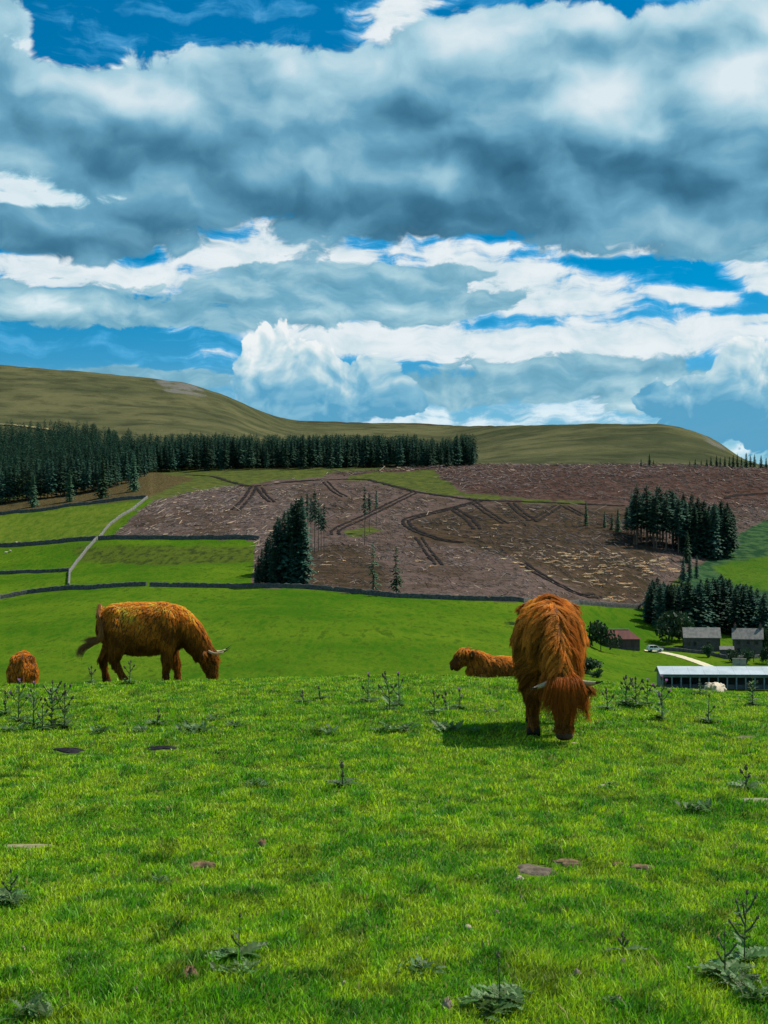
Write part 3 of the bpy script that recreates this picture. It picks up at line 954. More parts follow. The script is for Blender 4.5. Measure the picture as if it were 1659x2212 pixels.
# ------------------------------------------------------------------ felling litter
def build_brash():
    n0 = 85000
    u = rng.uniform(225, 1720, n0)
    Y = np.sqrt(rng.uniform(390 ** 2, 905 ** 2, n0))
    z = gz(u, Y)
    v = HZ - (z - EYE) / Y * FP
    ok = in_poly(u, v, FELLED) & (rng.random(n0) < np.clip((620 / Y), 0.3, 1))
    for g in GRASSY:
        ok &= ~in_poly(u, v, g)
    u, Y, z, v = u[ok], Y[ok], z[ok], v[ok]
    x = (u - CX) / FP * Y
    # windrows: the cut tops lie in rows
    n = len(x)
    free = np.ones(n, bool)
    rowa = np.where(u < 700, R(52), R(128)) + 0.4 * (vnoise(x / 60, Y / 60, 5) - 0.5)
    for pix, w, offs in TR:
        for a, b in zip(pix[:-1], pix[1:]):
            dx, dy = b[0] - a[0], (b[1] - a[1])
            t = np.clip(((u - a[0]) * dx + (v - a[1]) * dy) / (dx * dx + dy * dy), 0, 1)
            free &= np.hypot(u - a[0] - t * dx, (v - a[1] - t * dy)) > (9 if len(offs) == 1 else 12)
    c = np.sin((x * np.sin(rowa) - Y * np.cos(rowa)) / 2.6 + 5 * vnoise(x / 40, Y / 40, 6))
    row = sstep(-0.2, 0.9, c)
    dens = 0.35 + 0.65 * row
    darkp = sstep(0.5, 0.62, fbm(x / 60, Y / 40, 3, 111)) * (u > 640)
    ok = (rng.random(n) < dens * (1 - 0.45 * darkp)) & (free | (rng.random(n) < 0.06))
    x, Y, z, u, row, rowa, v, darkp = (a[ok] for a in (x, Y, z, u, row, rowa, v, darkp))
    n = len(x)
    L = rng.gamma(3.0, 0.60, n) * (Y / 520)
    rad = (0.05 + 0.13 * rng.random(n) ** 1.5) * (Y / 520)
    a = np.where(rng.random(n) < 0.6, rowa + rng.normal(0, 0.35, n), rng.uniform(0, math.pi, n))
    dx, dy = np.cos(a) * L / 2, np.sin(a) * L / 2
    tilt = rng.normal(0, 0.16, n) * L
    lift = rad * 0.6 + rng.random(n) * 0.6
    z0 = gxy(x - dx, Y - dy) + lift - np.abs(tilt) * 0.3; z1 = gxy(x + dx, Y + dy) + lift + np.abs(tilt)
    p0 = np.stack([x - dx, Y - dy, z0], -1); p1 = np.stack([x + dx, Y + dy, z1], -1)
    s = np.stack([-np.sin(a), np.cos(a), 0 * a], -1) * rad[:, None]
    up = np.array([0, 0, 1.0])[None] * rad[:, None]
    V = np.stack([p0 - s, p0 + s, p0 + up * 1.5, p1 - s * 0.6, p1 + s * 0.6, p1 + up], 1)
    F = np.array([[0, 3, 5], [0, 5, 2], [1, 2, 5], [1, 5, 4], [0, 1, 4], [0, 4, 3]])
    F = (np.arange(n)[:, None, None] * 6 + F[None]).reshape(-1, 3)
    pal = np.array([[0.135, 0.104, 0.100], [0.075, 0.052, 0.043], [0.220, 0.170, 0.145], [0.016, 0.012, 0.010], [0.44, 0.32, 0.22], [0.100, 0.047, 0.034]])
    k = rng.choice(6, n, p=[0.28, 0.18, 0.16, 0.26, 0.05, 0.07])
    upper = in_poly(u, v, REDZ)
    dzone = np.zeros(n, bool)
    for g in DARKZ: dzone |= in_poly(u, v, g)
    k = np.where(dzone & (rng.random(n) < 0.62), 3, k)
    k = np.where(upper & (rng.random(n) < 0.45), 5, k)
    k = np.where((row > 0.8) & (rng.random(n) < 0.10) & (u < 1000), 4, k)
    tanz = in_poly(u, v, [(1060, 1195), (1180, 1180), (1330, 1185), (1470, 1195), (1460, 1245), (1390, 1300), (1280, 1290), (1180, 1240)])
    k = np.where((darkp > 0.5) & (rng.random(n) < 0.5), 3, k)
    k = np.where(tanz & (rng.random(n) < 0.16), 4, k)
    c = pal[k] * (0.7 + 0.6 * rng.random((n, 1)))
    C4 = np.repeat(np.concatenate([c, np.ones((n, 1))], 1)[:, None], 6, 1).reshape(-1, 4)
    m, nt, b = new_mat('brash_wood')
    at_ = nt.nodes.new('ShaderNodeAttribute'); at_.attribute_name = 'tint'
    nt.links.new(at_.outputs['Color'], b.inputs['Base Color'])
    b.inputs['Roughness'].default_value = 0.9
    o = obj('felling_litter', mesh_np('felling_litter', V.reshape(-1, 3), F, m, False, {'tint': C4}))
    tag(o, 'brown and grey litter of branches strewn over the felled slope', 'branches', kind='stuff')


build_brash()

LOGM = [plain('cut_log_tan', (0.80, 0.46, 0.22), (0.60, 0.34, 0.17), 0.8, 0.85), plain('cut_log_pale', (0.84, 0.68, 0.42), (0.62, 0.46, 0.26), 0.8, 0.85)]
LOGS = [(1212, 1196), (1196, 1215), (1222, 1203), (1247, 1200), (1085, 1207), (1117, 1203), (1116, 1218), (1127, 1226), (1140, 1236), (1186, 1238), (1233, 1233), (1268, 1248), (1281, 1256),
        (1321, 1207), (1328, 1222), (1338, 1214), (1345, 1197), (1378, 1226), (1389, 1225), (1395, 1236), (1407, 1239), (1437, 1206), (1440, 1216), (1452, 1232), (1340, 1263), (1356, 1264), (1310, 1296), (1335, 1300),
        (1260, 1212), (1250, 1226), (1293, 1236), (960, 1128), (1107, 1128), (1071, 1136), (1066, 1143), (1028, 1164), (1049, 1185), (988, 1207), (1089, 1209), (931, 1225), (902, 1214), (884, 1163),
        (664, 1221), (668, 1234), (666, 1246), (707, 1216), (740, 1212), (1172, 1210), (1300, 1222), (1360, 1210), (1225, 1222), (1280, 1205), (1318, 1240), (1420, 1222), (1433, 1226), (1410, 1212)]


for _u, _v in list(LOGS):
    if _u > 1150:
        _r = random.Random(_u * 31 + _v)
        LOGS.append((_u + _r.uniform(-16, 16), _v + _r.uniform(-9, 9)))
        if _r.random() < 0.6: LOGS.append((_u + _r.uniform(-22, 22), _v + _r.uniform(-11, 11)))


def build_logs():
    protos = []
    for s in range(6):
        rr = random.Random(100 + s)
        lst = []
        for k in range(rr.randint(5, 9)):
            L = rr.uniform(1.6, 3.4); r = rr.uniform(0.09, 0.17)
            m = MB(); a = rr.gauss(0, 0.55)
            c = Vector((rr.uniform(-1.3, 1.3), rr.uniform(-1.8, 1.8), r + 0.12 + 0.16 * (k // 3)))
            d = Vector((math.cos(a), math.sin(a), rr.uniform(-0.04, 0.06))) * L / 2
            m.tube([c - d, c, c + d], [r, r * 0.96, r * 0.9], 7)
            lst.append(m.mesh('log', LOGM[rr.random() < 0.4]))
        protos.append(lst)
    for i, (u, v) in enumerate(LOGS):
        rr = random.Random(i)
        p = hit(u, min(v, float(np.interp(u, [1150, 1300, 1385, 1400, 1480], [1298, 1303, 1306, 1290, 1236]))) if u > 1150 else v)
        e = empty('log_pile', (p.x, p.y, p.z), R(rr.uniform(-50, 50)) + (R(-30) if u > 1150 else 0), rr.uniform(0.6, 0.95))
        e.rotation_euler[0] = R(8)
        for me in protos[i % 6]:
            obj('log', me, e)
        if u > 1150: lab, grp = 'bundle of fresh cut pale logs on the felled slope beside the right conifer clump', 'log bundles beside the right conifer clump'
        elif u < 760: lab, grp = 'bundle of fresh cut pale logs behind the tall bare stemmed pines', 'log bundles behind the bare pines'
        else: lab, grp = 'bundle of fresh cut pale logs among the wheel tracks in mid slope', 'log bundles among the wheel tracks'
        tag(e, lab, 'logs', grp)


build_logs()

# ------------------------------------------------------------------ conifers
NEEDLE = leafy('spruce_needles', (0.018, 0.058, 0.038), (0.042, 0.104, 0.064), 0.35, 0.18, rough=0.7, rand=0.35, spec=0.1)
NEEDLE_L = leafy('young_spruce_needles', (0.030, 0.078, 0.040), (0.048, 0.108, 0.048), 0.35, 0.15, rough=0.7, rand=0.3, spec=0.1)
BARK = plain('conifer_bark', (0.055, 0.042, 0.034), (0.10, 0.078, 0.062), 0.8, 0.95, (1, 1, 0.3))
BARK_P = plain('pine_bark', (0.16, 0.11, 0.075), (0.09, 0.065, 0.05), 0.8, 0.95, (1, 1, 0.3))


def conifer_np(seed, h=18.0, base=0.12, wid=2.9, whorls=20, per=8, sparse=0.0, top=1.0, pw=0.78):
    """crown vertices / triangles of a spruce: drooping, ragged branch sprays in whorls"""
    r = np.random.default_rng(seed)
    V, F = [], []
    for i in range(whorls):
        t = i / (whorls - 1)
        zc = h * (base + (1 - base) * t ** 0.92)
        rad = wid * ((1 - t) ** pw * top + 0.05) * (0.82 + 0.36 * r.random())
        if t < 0.12: rad *= 0.75 + t * 2
        for k in range(per):
            if r.random() < sparse: continue
            a = 2 * math.pi * (k + r.random() * 0.8) / per + i * 1.1
            L = rad * (0.65 + 0.55 * r.random())
            dr = -0.30 - 0.2 * r.random() + 0.75 * t ** 2
            ca, sa = math.cos(a), math.sin(a)
            segs = 3
            wv = 0.32 + 0.40 * L / 2.2
            z0 = zc + r.uniform(-0.4, 0.4) * h / whorls
            for q in range(segs):
                s0, s1 = q / segs, (q + 1.25) / segs
                jw = wv * (1.15 - 0.75 * s0) * (0.8 + 0.5 * r.random())
                m0 = np.array([ca * L * s0, sa * L * s0, z0 + dr * L * s0 ** 1.3])
                m1 = np.array([ca * L * s1, sa * L * s1, z0 + dr * L * s1 ** 1.3 + r.uniform(-.1, .1)])
                sd = np.array([-sa, ca, 0]) * jw
                dn = np.array([0, 0, -0.32 * jw - 0.12])
                b = len(V)
                V += [m0, m1, m0 * 0.45 + m1 * 0.55 + sd + dn, m0 * 0.45 + m1 * 0.55 - sd + dn]
                F += [(b, b + 2, b + 1), (b, b + 1, b + 3)]
                if q == 1:
                    b = len(V); mm = m0 * 0.5 + m1 * 0.5
                    V += [m0, m1, mm + np.array([r.uniform(-.1, .1), r.uniform(-.1, .1), -0.55 * wv - 0.25])]
                    F += [(b, b + 1, b + 2)]
    b = len(V)
    V += [np.array([0, 0, h * 1.015]), np.array([0.18, 0, h * 0.93]), np.array([-0.1, 0.16, h * 0.93]), np.array([-0.1, -0.16, h * 0.93])]
    F += [(b, b + 1, b + 2), (b, b + 2, b + 3), (b, b + 3, b + 1)]
    return np.array(V), np.array(F)


def trunk_mesh(h, r0, mat, seed):
    rr = random.Random(seed)
    bend = rr.uniform(-0.15, 0.15)
    return MB().tube([(0, 0, -0.6), (bend * 0.4, 0, h * 0.3), (bend, bend, h * 0.65), (0, 0, h * 0.97)], [r0, r0 * 0.8, r0 * 0.5, 0.03], 6).mesh('trunk', mat)


PROTO = {}
for kind, cfgs in {
    'spruce': [dict(seed=s, h=18, base=0.06 + 0.04 * (s % 3), wid=2.9 + 0.5 * (s % 3), whorls=22, per=9, pw=0.55 + 0.08 * (s % 3)) for s in range(5)],
    'forest': [dict(seed=20 + s, h=18, base=0.10 + 0.05 * (s % 3), wid=2.5 + 0.4 * (s % 3), whorls=16, per=8, pw=0.45 + 0.1 * (s % 3)) for s in range(5)],
    'young': [dict(seed=40 + s, h=12, base=0.04, wid=2.7, whorls=17, per=8) for s in range(4)],
    'sparse': [dict(seed=60 + s, h=15, base=0.16, wid=3.0, whorls=15, per=6, sparse=0.42) for s in range(3)],
    'pine': [dict(seed=80 + s, h=19, base=0.58, wid=2.1 + 0.5 * (s % 2), whorls=10, per=9, sparse=0.12, pw=0.5) for s in range(4)],
    'mast': [dict(seed=90 + s, h=19, base=0.34, wid=2.5 + 0.4 * (s % 2), whorls=14, per=9, sparse=0.08, pw=0.5) for s in range(4)],
}.items():
    PROTO[kind] = []
    for c in cfgs:
        V, F = conifer_np(**c)
        cm = mesh_np('crown', V, F, NEEDLE_L if kind in ('young', 'sparse') else NEEDLE)
        tm = trunk_mesh(c['h'], {'pine': 0.26, 'mast': 0.28}.get(kind, 0.25), BARK_P if kind in ('pine', 'mast') else BARK, c['seed'])
        PROTO[kind].append((cm, tm, c['h'], V, F))
TREE_N = [0]


def conifer(kind, p, h, label, group, name='conifer_tree', wscale=1.0):
    i = TREE_N[0]; TREE_N[0] += 1
    rr = random.Random(i * 7 + 3)
    cm, tm, h0, _, _ = PROTO[kind][i % len(PROTO[kind])]
    e = empty(name, (p.x, p.y, p.z), rr.uniform(0, 6.28))
    s = h / h0
    e.scale = (s * wscale * rr.uniform(0.92, 1.1), s * wscale * rr.uniform(0.92, 1.1), s)
    obj('crown', cm, e); obj('trunk', tm, e)
    tag(e, label, 'conifer', group)
    return e


def px2m(px, Y):
    return px / FP * Y


# dense clump by the long wall
L1, G1 = 'dark dense spruce in the clump by the long wall, left of bare pines', 'spruces in the clump by the long wall'
for u, v, top in [(552, 1264, 1218), (558, 1266, 1200), (566, 1262, 1186), (574, 1264, 1172), (584, 1263, 1150), (594, 1266, 1132), (604, 1265, 1122), (614, 1266, 1106), (624, 1265, 1112), (634, 1267, 1092), (645, 1267, 1082), (654, 1268, 1100),
                  (600, 1240, 1118), (622, 1238, 1100), (640, 1240, 1078), (651, 1236, 1074), (630, 1215, 1086), (578, 1245, 1162), (648, 1262, 1150), (612, 1266, 1160), (590, 1267, 1180), (632, 1268, 1165)]:
    p = hit(u, v)
    conifer('spruce', p, px2m(v - top, p.y), L1, G1, wscale=0.82)
L2, G2 = 'tall thin pine with a long bare stem beside the dense spruce clump', 'bare stemmed pines beside the spruce clump'
for u, v, top in [(664, 1186, 1066), (680, 1196, 1060), (700, 1207, 1090), (688, 1192, 1082), (672, 1190, 1074), (694, 1200, 1096)]:
    p = hit(u, v)
    conifer('pine', p, px2m(v - top, p.y), L2, G2, 'pine_tree', 0.62)
for u, v, top, lab in [(788, 1178, 1052, 'tall lone pine with bare stem standing among the wheel tracks'), (798, 1150, 1064, 'thin pine close behind the tall lone pine'), (813, 1140, 1060, 'slim far pine right of the tall lone pine')]:
    p = hit(u, v)
    conifer('pine', p, px2m(v - top, p.y), lab, None, 'pine_tree', 0.6)
for u, v, top, lab in [(806, 1282, 1172, 'ragged thin spruce just above the long wall, broad at its foot'), (856, 1287, 1182, 'ragged narrow spruce above the long wall, right of its broader twin')]:
    p = hit(u, v)
    conifer('sparse', p, px2m(v - top, p.y), lab, None, wscale=0.85)
# right clump
L3, G3 = 'dark mature conifer in the clump at the right of the felled slope', 'conifers in the right hand clump'
rr = random.Random(5)
top_line = lambda u: np.interp(u, [1350, 1375, 1390, 1420, 1450, 1480, 1510, 1540, 1560, 1580, 1592], [1085, 1052, 1048, 1052, 1062, 1066, 1074, 1090, 1076, 1100, 1125])
base_line = lambda u: np.interp(u, [1350, 1400, 1450, 1500, 1540, 1592], [1176, 1184, 1192, 1208, 1214, 1196])
for k in range(54):
    u = 1354 + 236 * ((k * 0.618) % 1.0)
    dv = rr.uniform(-26, 0)
    v = float(base_line(u)) + dv
    p = hit(u, v)
    tp = float(top_line(u)) + rr.uniform(-4, 22)
    conifer('mast' if u < 1470 else 'spruce', p, px2m(v - tp, p.y), L3, G3, wscale=1.0)
for u, v, top, lab in [(1485, 1216, 1148, 'young bright spruce at the front foot of the right hand clump'), (1266, 1136, 1083, 'slim lone spruce between the wheel tracks and the right hand clump'),
                       (1306, 1140, 1104, 'small ragged spruce left of the right hand clump'), (1335, 1150, 1100, 'dark slim spruce just outside the right hand clump'), (1322, 1145, 1110, 'short spruce between two slim spruces left of the right hand clump')]:
    p = hit(u, v)
    conifer('young', p, px2m(v - top, p.y), lab, None, wscale=0.7)
# wood behind the farm
L4, G4 = 'dark tall conifer in the shelter wood behind the farmhouses', 'conifers behind the farmhouses'
top4 = lambda u: np.interp(u, [1388, 1405, 1430, 1460, 1490, 1530, 1572, 1600, 1640, 1700], [1300, 1240, 1256, 1246, 1252, 1254, 1240, 1258, 1272, 1285])
for k in range(84):
    u = 1394 + 300 * ((k * 0.618 + 0.31) % 1.0)
    Y = 428 + 34 * ((k * 0.367) % 1.0)
    p = far_at(u, Y)
    tp = float(top4(u)) + rr.uniform(-5, 26)
    hh = (HZ - tp) / FP * Y + EYE - p.z
    conifer('spruce', p, max(hh, 6), L4, G4, wscale=1.25)
for u, v, top in [(1490, 1252, 1196), (1476, 1262, 1205), (1505, 1250, 1200)]:
    p = hit(u, v)
    conifer('spruce', p, px2m(v - top, p.y), 'dark spruce linking the right hand clump with the wood behind the farm', 'spruces linking the two woods', wscale=0.8)
# young trees before the left plantation
for u, v, top, lab in [(72, 1096, 1024, 'young spruce above the grey wall, farthest left of the four by the plantation'), (150, 1084, 1013, 'broad young spruce on brown scrub before the plantation'),
                       (288, 1062, 981, 'tall young spruce standing clear at the plantation corner'), (222, 1076, 988, 'slim young spruce on brown scrub left of the plantation corner')]:
    p = hit(u, v)
    conifer('young', p, px2m(v - top, p.y), lab, None, wscale=0.85)
# skyline trees on the right
rr = random.Random(11)
for k, (u, hpx) in enumerate([(1385, 12), (1403, 22), (1412, 9), (1490, 9), (1502, 12), (1515, 10), (1527, 15), (1536, 18), (1548, 20), (1556, 17), (1566, 21), (1576, 20), (1584, 24), (1593, 26), (1602, 20), (1612, 29), (1621, 24), (1630, 27), (1644, 25), (1655, 20), (1668, 24), (1682, 22)]):
    p = far_at(u, 868 + rr.uniform(-8, 12))
    conifer('young', p, px2m(hpx + 5, p.y), 'small dark conifer on the far edge of the felled slope', 'small conifers along the far edge of the felled slope', wscale=0.95)

# plantation: front trees one by one, the mass behind as one wood
FRONT = [(-20, 1092), (0, 1089), (60, 1080), (110, 1074), (170, 1066), (230, 1056), (290, 1040), (320, 1022), (400, 1016), (600, 1012), (800, 1010), (1025, 1008)]
fu = [a for a, b in FRONT]; fv = [b for a, b in FRONT]
rr = random.Random(3)
n_front = 0
u = -24.0
while u < 1024:
    v = float(np.interp(u, fu, fv)) + rr.uniform(-2.5, 2.5)
    p = hit(u, v)
    h = rr.uniform(13.5, 20.5) * (0.88 if 900 < u < 985 else 1.0)
    conifer('forest', p, h, 'dark plantation spruce in the front row of the long wood under the moor', 'plantation spruces in the front row')
    n_front += 1
    u += rr.uniform(6.5, 11.0) * 620 / p.y


def build_wood():
    r = np.random.default_rng(77)
    P = []
    for _ in range(2100):
        uu = r.uniform(-420, 1026)
        back = np.interp(uu, [-420, 0, 100, 185, 230, 300, 345, 1026], [1170, 1150, 1150, 1140, 1060, 960, 915, 905])
        vf = float(np.interp(uu, fu, fv))
        f0 = hit(uu, vf).y if uu > -30 else 640
        Yv = f0 + 6 + (back - f0 - 6) * r.random() ** 0.85
        P.append((uu, Yv))
    Vs, Fs, n = [], [], 0
    for k, (uu, Yv) in enumerate(P):
        p = far_at(uu, Yv)
        _, _, h0, V, F = PROTO['forest'][k % 5]
        F = F[::3] if Yv > 840 else F[::2]
        s = r.uniform(13, 20.5) / h0 * (1 + (0.10 * float(sstep(320, 190, uu)) if Yv > 900 else 0)) * (0.9 if 900 < uu < 985 else 1)
        a = r.uniform(0, 6.28); c_, s_ = math.cos(a), math.sin(a)
        W = V * s * np.array([1.15, 1.15, 1])
        W = np.stack([W[:, 0] * c_ - W[:, 1] * s_, W[:, 0] * s_ + W[:, 1] * c_, W[:, 2]], -1) + np.array(p)
        Vs.append(W); Fs.append(F + n); n += len(V)
    o = obj('plantation', mesh_np('plantation', np.concatenate(Vs), np.concatenate(Fs), NEEDLE))
    tag(o, 'dark conifer plantation massed behind its front row under the moor', 'wood', kind='stuff')


build_wood()

# ------------------------------------------------------------------ broadleaved trees and bushes
LEAF = leafy('hawthorn_leaves', (0.016, 0.050, 0.020), (0.034, 0.080, 0.026), 0.6, 0.2, rough=0.6, rand=0.25)


def bush_mesh(seed, n=900, w=1.0, h=1.0):
    r = np.random.default_rng(seed)
    lobes = [(r.normal(0, 0.42 * w), r.normal(0, 0.42 * w), 0.35 * h + r.random() * 0.85 * h, 0.38 + 0.2 * r.random()) for _ in range(11)]
    V, F = [], []
    for k in range(n):
        lx, ly, lz, lr = lobes[k % 11]
        d = r.normal(0, 1, 3); d /= np.linalg.norm(d)
        q = np.array([lx, ly, lz]) + d * lr * (0.55 + 0.55 * r.random()) * np.array([w, w, 0.8 * h])
        q[2] = max(q[2], 0.02)
        a = r.normal(0, 1, 3); a /= np.linalg.norm(a); b = np.cross(a, r.normal(0, 1, 3)); b /= np.linalg.norm(b)
        s = 0.075 + 0.05 * r.random()
        i = len(V)
        V += [q - a * s, q + b * s * 0.7, q + a * s, q - b * s * 0.7]
        F.append((i, i + 1, i + 2, i + 3))
    return mesh_np('crown', np.array(V), np.array(F), LEAF)


BUSH = [bush_mesh(s, 1100) for s in range(3)]


def bush(u, Y, wpx, top, label, seed):
    p = far_at(u, Y)
    e = empty('bush', (p.x, p.y, p.z), seed * 1.3)
    hh = (HZ - top) / FP * Y + EYE - p.z
    ww = px2m(wpx, Y) / 2
    c = obj('crown', BUSH[seed % 3], e)
    c.scale = (ww / 0.85, ww / 0.85, hh / 1.35)
    t = MB().tube([(0, 0, -0.3), (0.05, 0, 0.25 * hh), (0, 0.05, 0.6 * hh)], [0.14, 0.11, 0.05], 6).build('trunk', BARK, e)
    tag(e, label, 'bush')


bush(1093, 352, 50, 1350, 'round dark bush behind the standing front cow, beside the lying cow', 1)
bush(1298, 372, 52, 1347, 'dense dark tree beside the red roofed barn', 2)
bush(1268, 276, 46, 1424, 'dark green bush in the field below the barn, right of the front cow', 3)
bush(1290, 268, 22, 1446, 'small low bush at the edge of the larger field bush', 4)
bush(1450, 408, 58, 1326, 'grey green tree left of the long stone house', 5)
bush(1478, 414, 40, 1334, 'grey green tree close behind the left end of the long stone house', 6)
bush(1652, 398, 40, 1358, 'dark garden tree at the right end of the gabled house', 7)
bush(1655, 372, 30, 1398, 'low green garden shrub in front of the gabled house', 8)
bush(1530, 380, 22, 1396, 'low garden shrub by the porch between the two houses', 9)
bush(1585, 372, 26, 1404, 'low hedge shrub before the gabled house', 10)
bush(1612, 370, 24, 1405, 'clipped hedge shrub between two others before the gabled house', 12)

# ------------------------------------------------------------------ farm
HWALL = plain('house_stone', (0.115, 0.100, 0.085), (0.070, 0.064, 0.058), 1.4, 0.95, bmp=0.5, bdist=0.05)
SLATE = plain('stone_slate', (0.20, 0.19, 0.17), (0.12, 0.12, 0.115), 1.2, 0.9, (1, 0.4, 1), bmp=0.4, bdist=0.05)
RUST = plain('rusty_iron_roof', (0.165, 0.040, 0.028), (0.10, 0.030, 0.026), 0.7, 0.8, (1, 0.25, 0.25))
BOARD = plain('weathered_boards', (0.105, 0.065, 0.058), (0.070, 0.047, 0.043), 1.5, 0.95, (1, 1, 0.2))
GLASSD = plain('dark_glass', (0.01, 0.012, 0.015), (0.015, 0.018, 0.02), 1.0, 0.15, spec=0.6)
TRIM = plain('ridge_trim', (0.55, 0.47, 0.40), (0.40, 0.33, 0.28), 1.0, 0.8)
WHITEROOF = plain('white_sheet_roof', (0.42, 0.48, 0.52), (0.33, 0.39, 0.42), 0.35, 0.6)
PAINTG = plain('grey_painted_steel', (0.19, 0.23, 0.25), (0.13, 0.16, 0.18), 0.8, 0.6)
DARKIN = plain('shed_inside', (0.055, 0.065, 0.075), (0.085, 0.095, 0.10), 0.8, 0.9)


def gable_house(e, L, D, eave, ridge, wall, roofm, over=0.3, thick=0.16):
    """ridge along local x; front wall at y = 0, back at y = D"""
    MB().prism([(0, -0.6), (D, -0.6), (D, eave), (D / 2, ridge), (0, eave)], 'x', 0, L).build('wall', wall, e)
    roof = None
    sl = (ridge - eave) / (D / 2)
    for s in (0, 1):
        y0, y1 = (-over, D / 2) if s == 0 else (D / 2, D + over)
        z0, z1 = (eave - sl * over, ridge) if s == 0 else (ridge, eave - sl * over)
        m = MB().prism([(y0, z0 + 0.02), (y1, z1 + 0.02), (y1, z1 + thick), (y0, z0 + thick)], 'x', -over, L + over)
        m.build('roof_slope', roofm, e)
    return e


def window(e, x, z, w, h, y=-0.02):
    f = MB().box(x - w / 2 - 0.1, x + w / 2 + 0.1, y - 0.06, y + 0.05, z - 0.1, z + h + 0.1).build('window', HWALL, e)
    MB().box(x - w / 2, x + w / 2, y - 0.075, y - 0.01, z, z + h).build('pane', GLASSD, f)


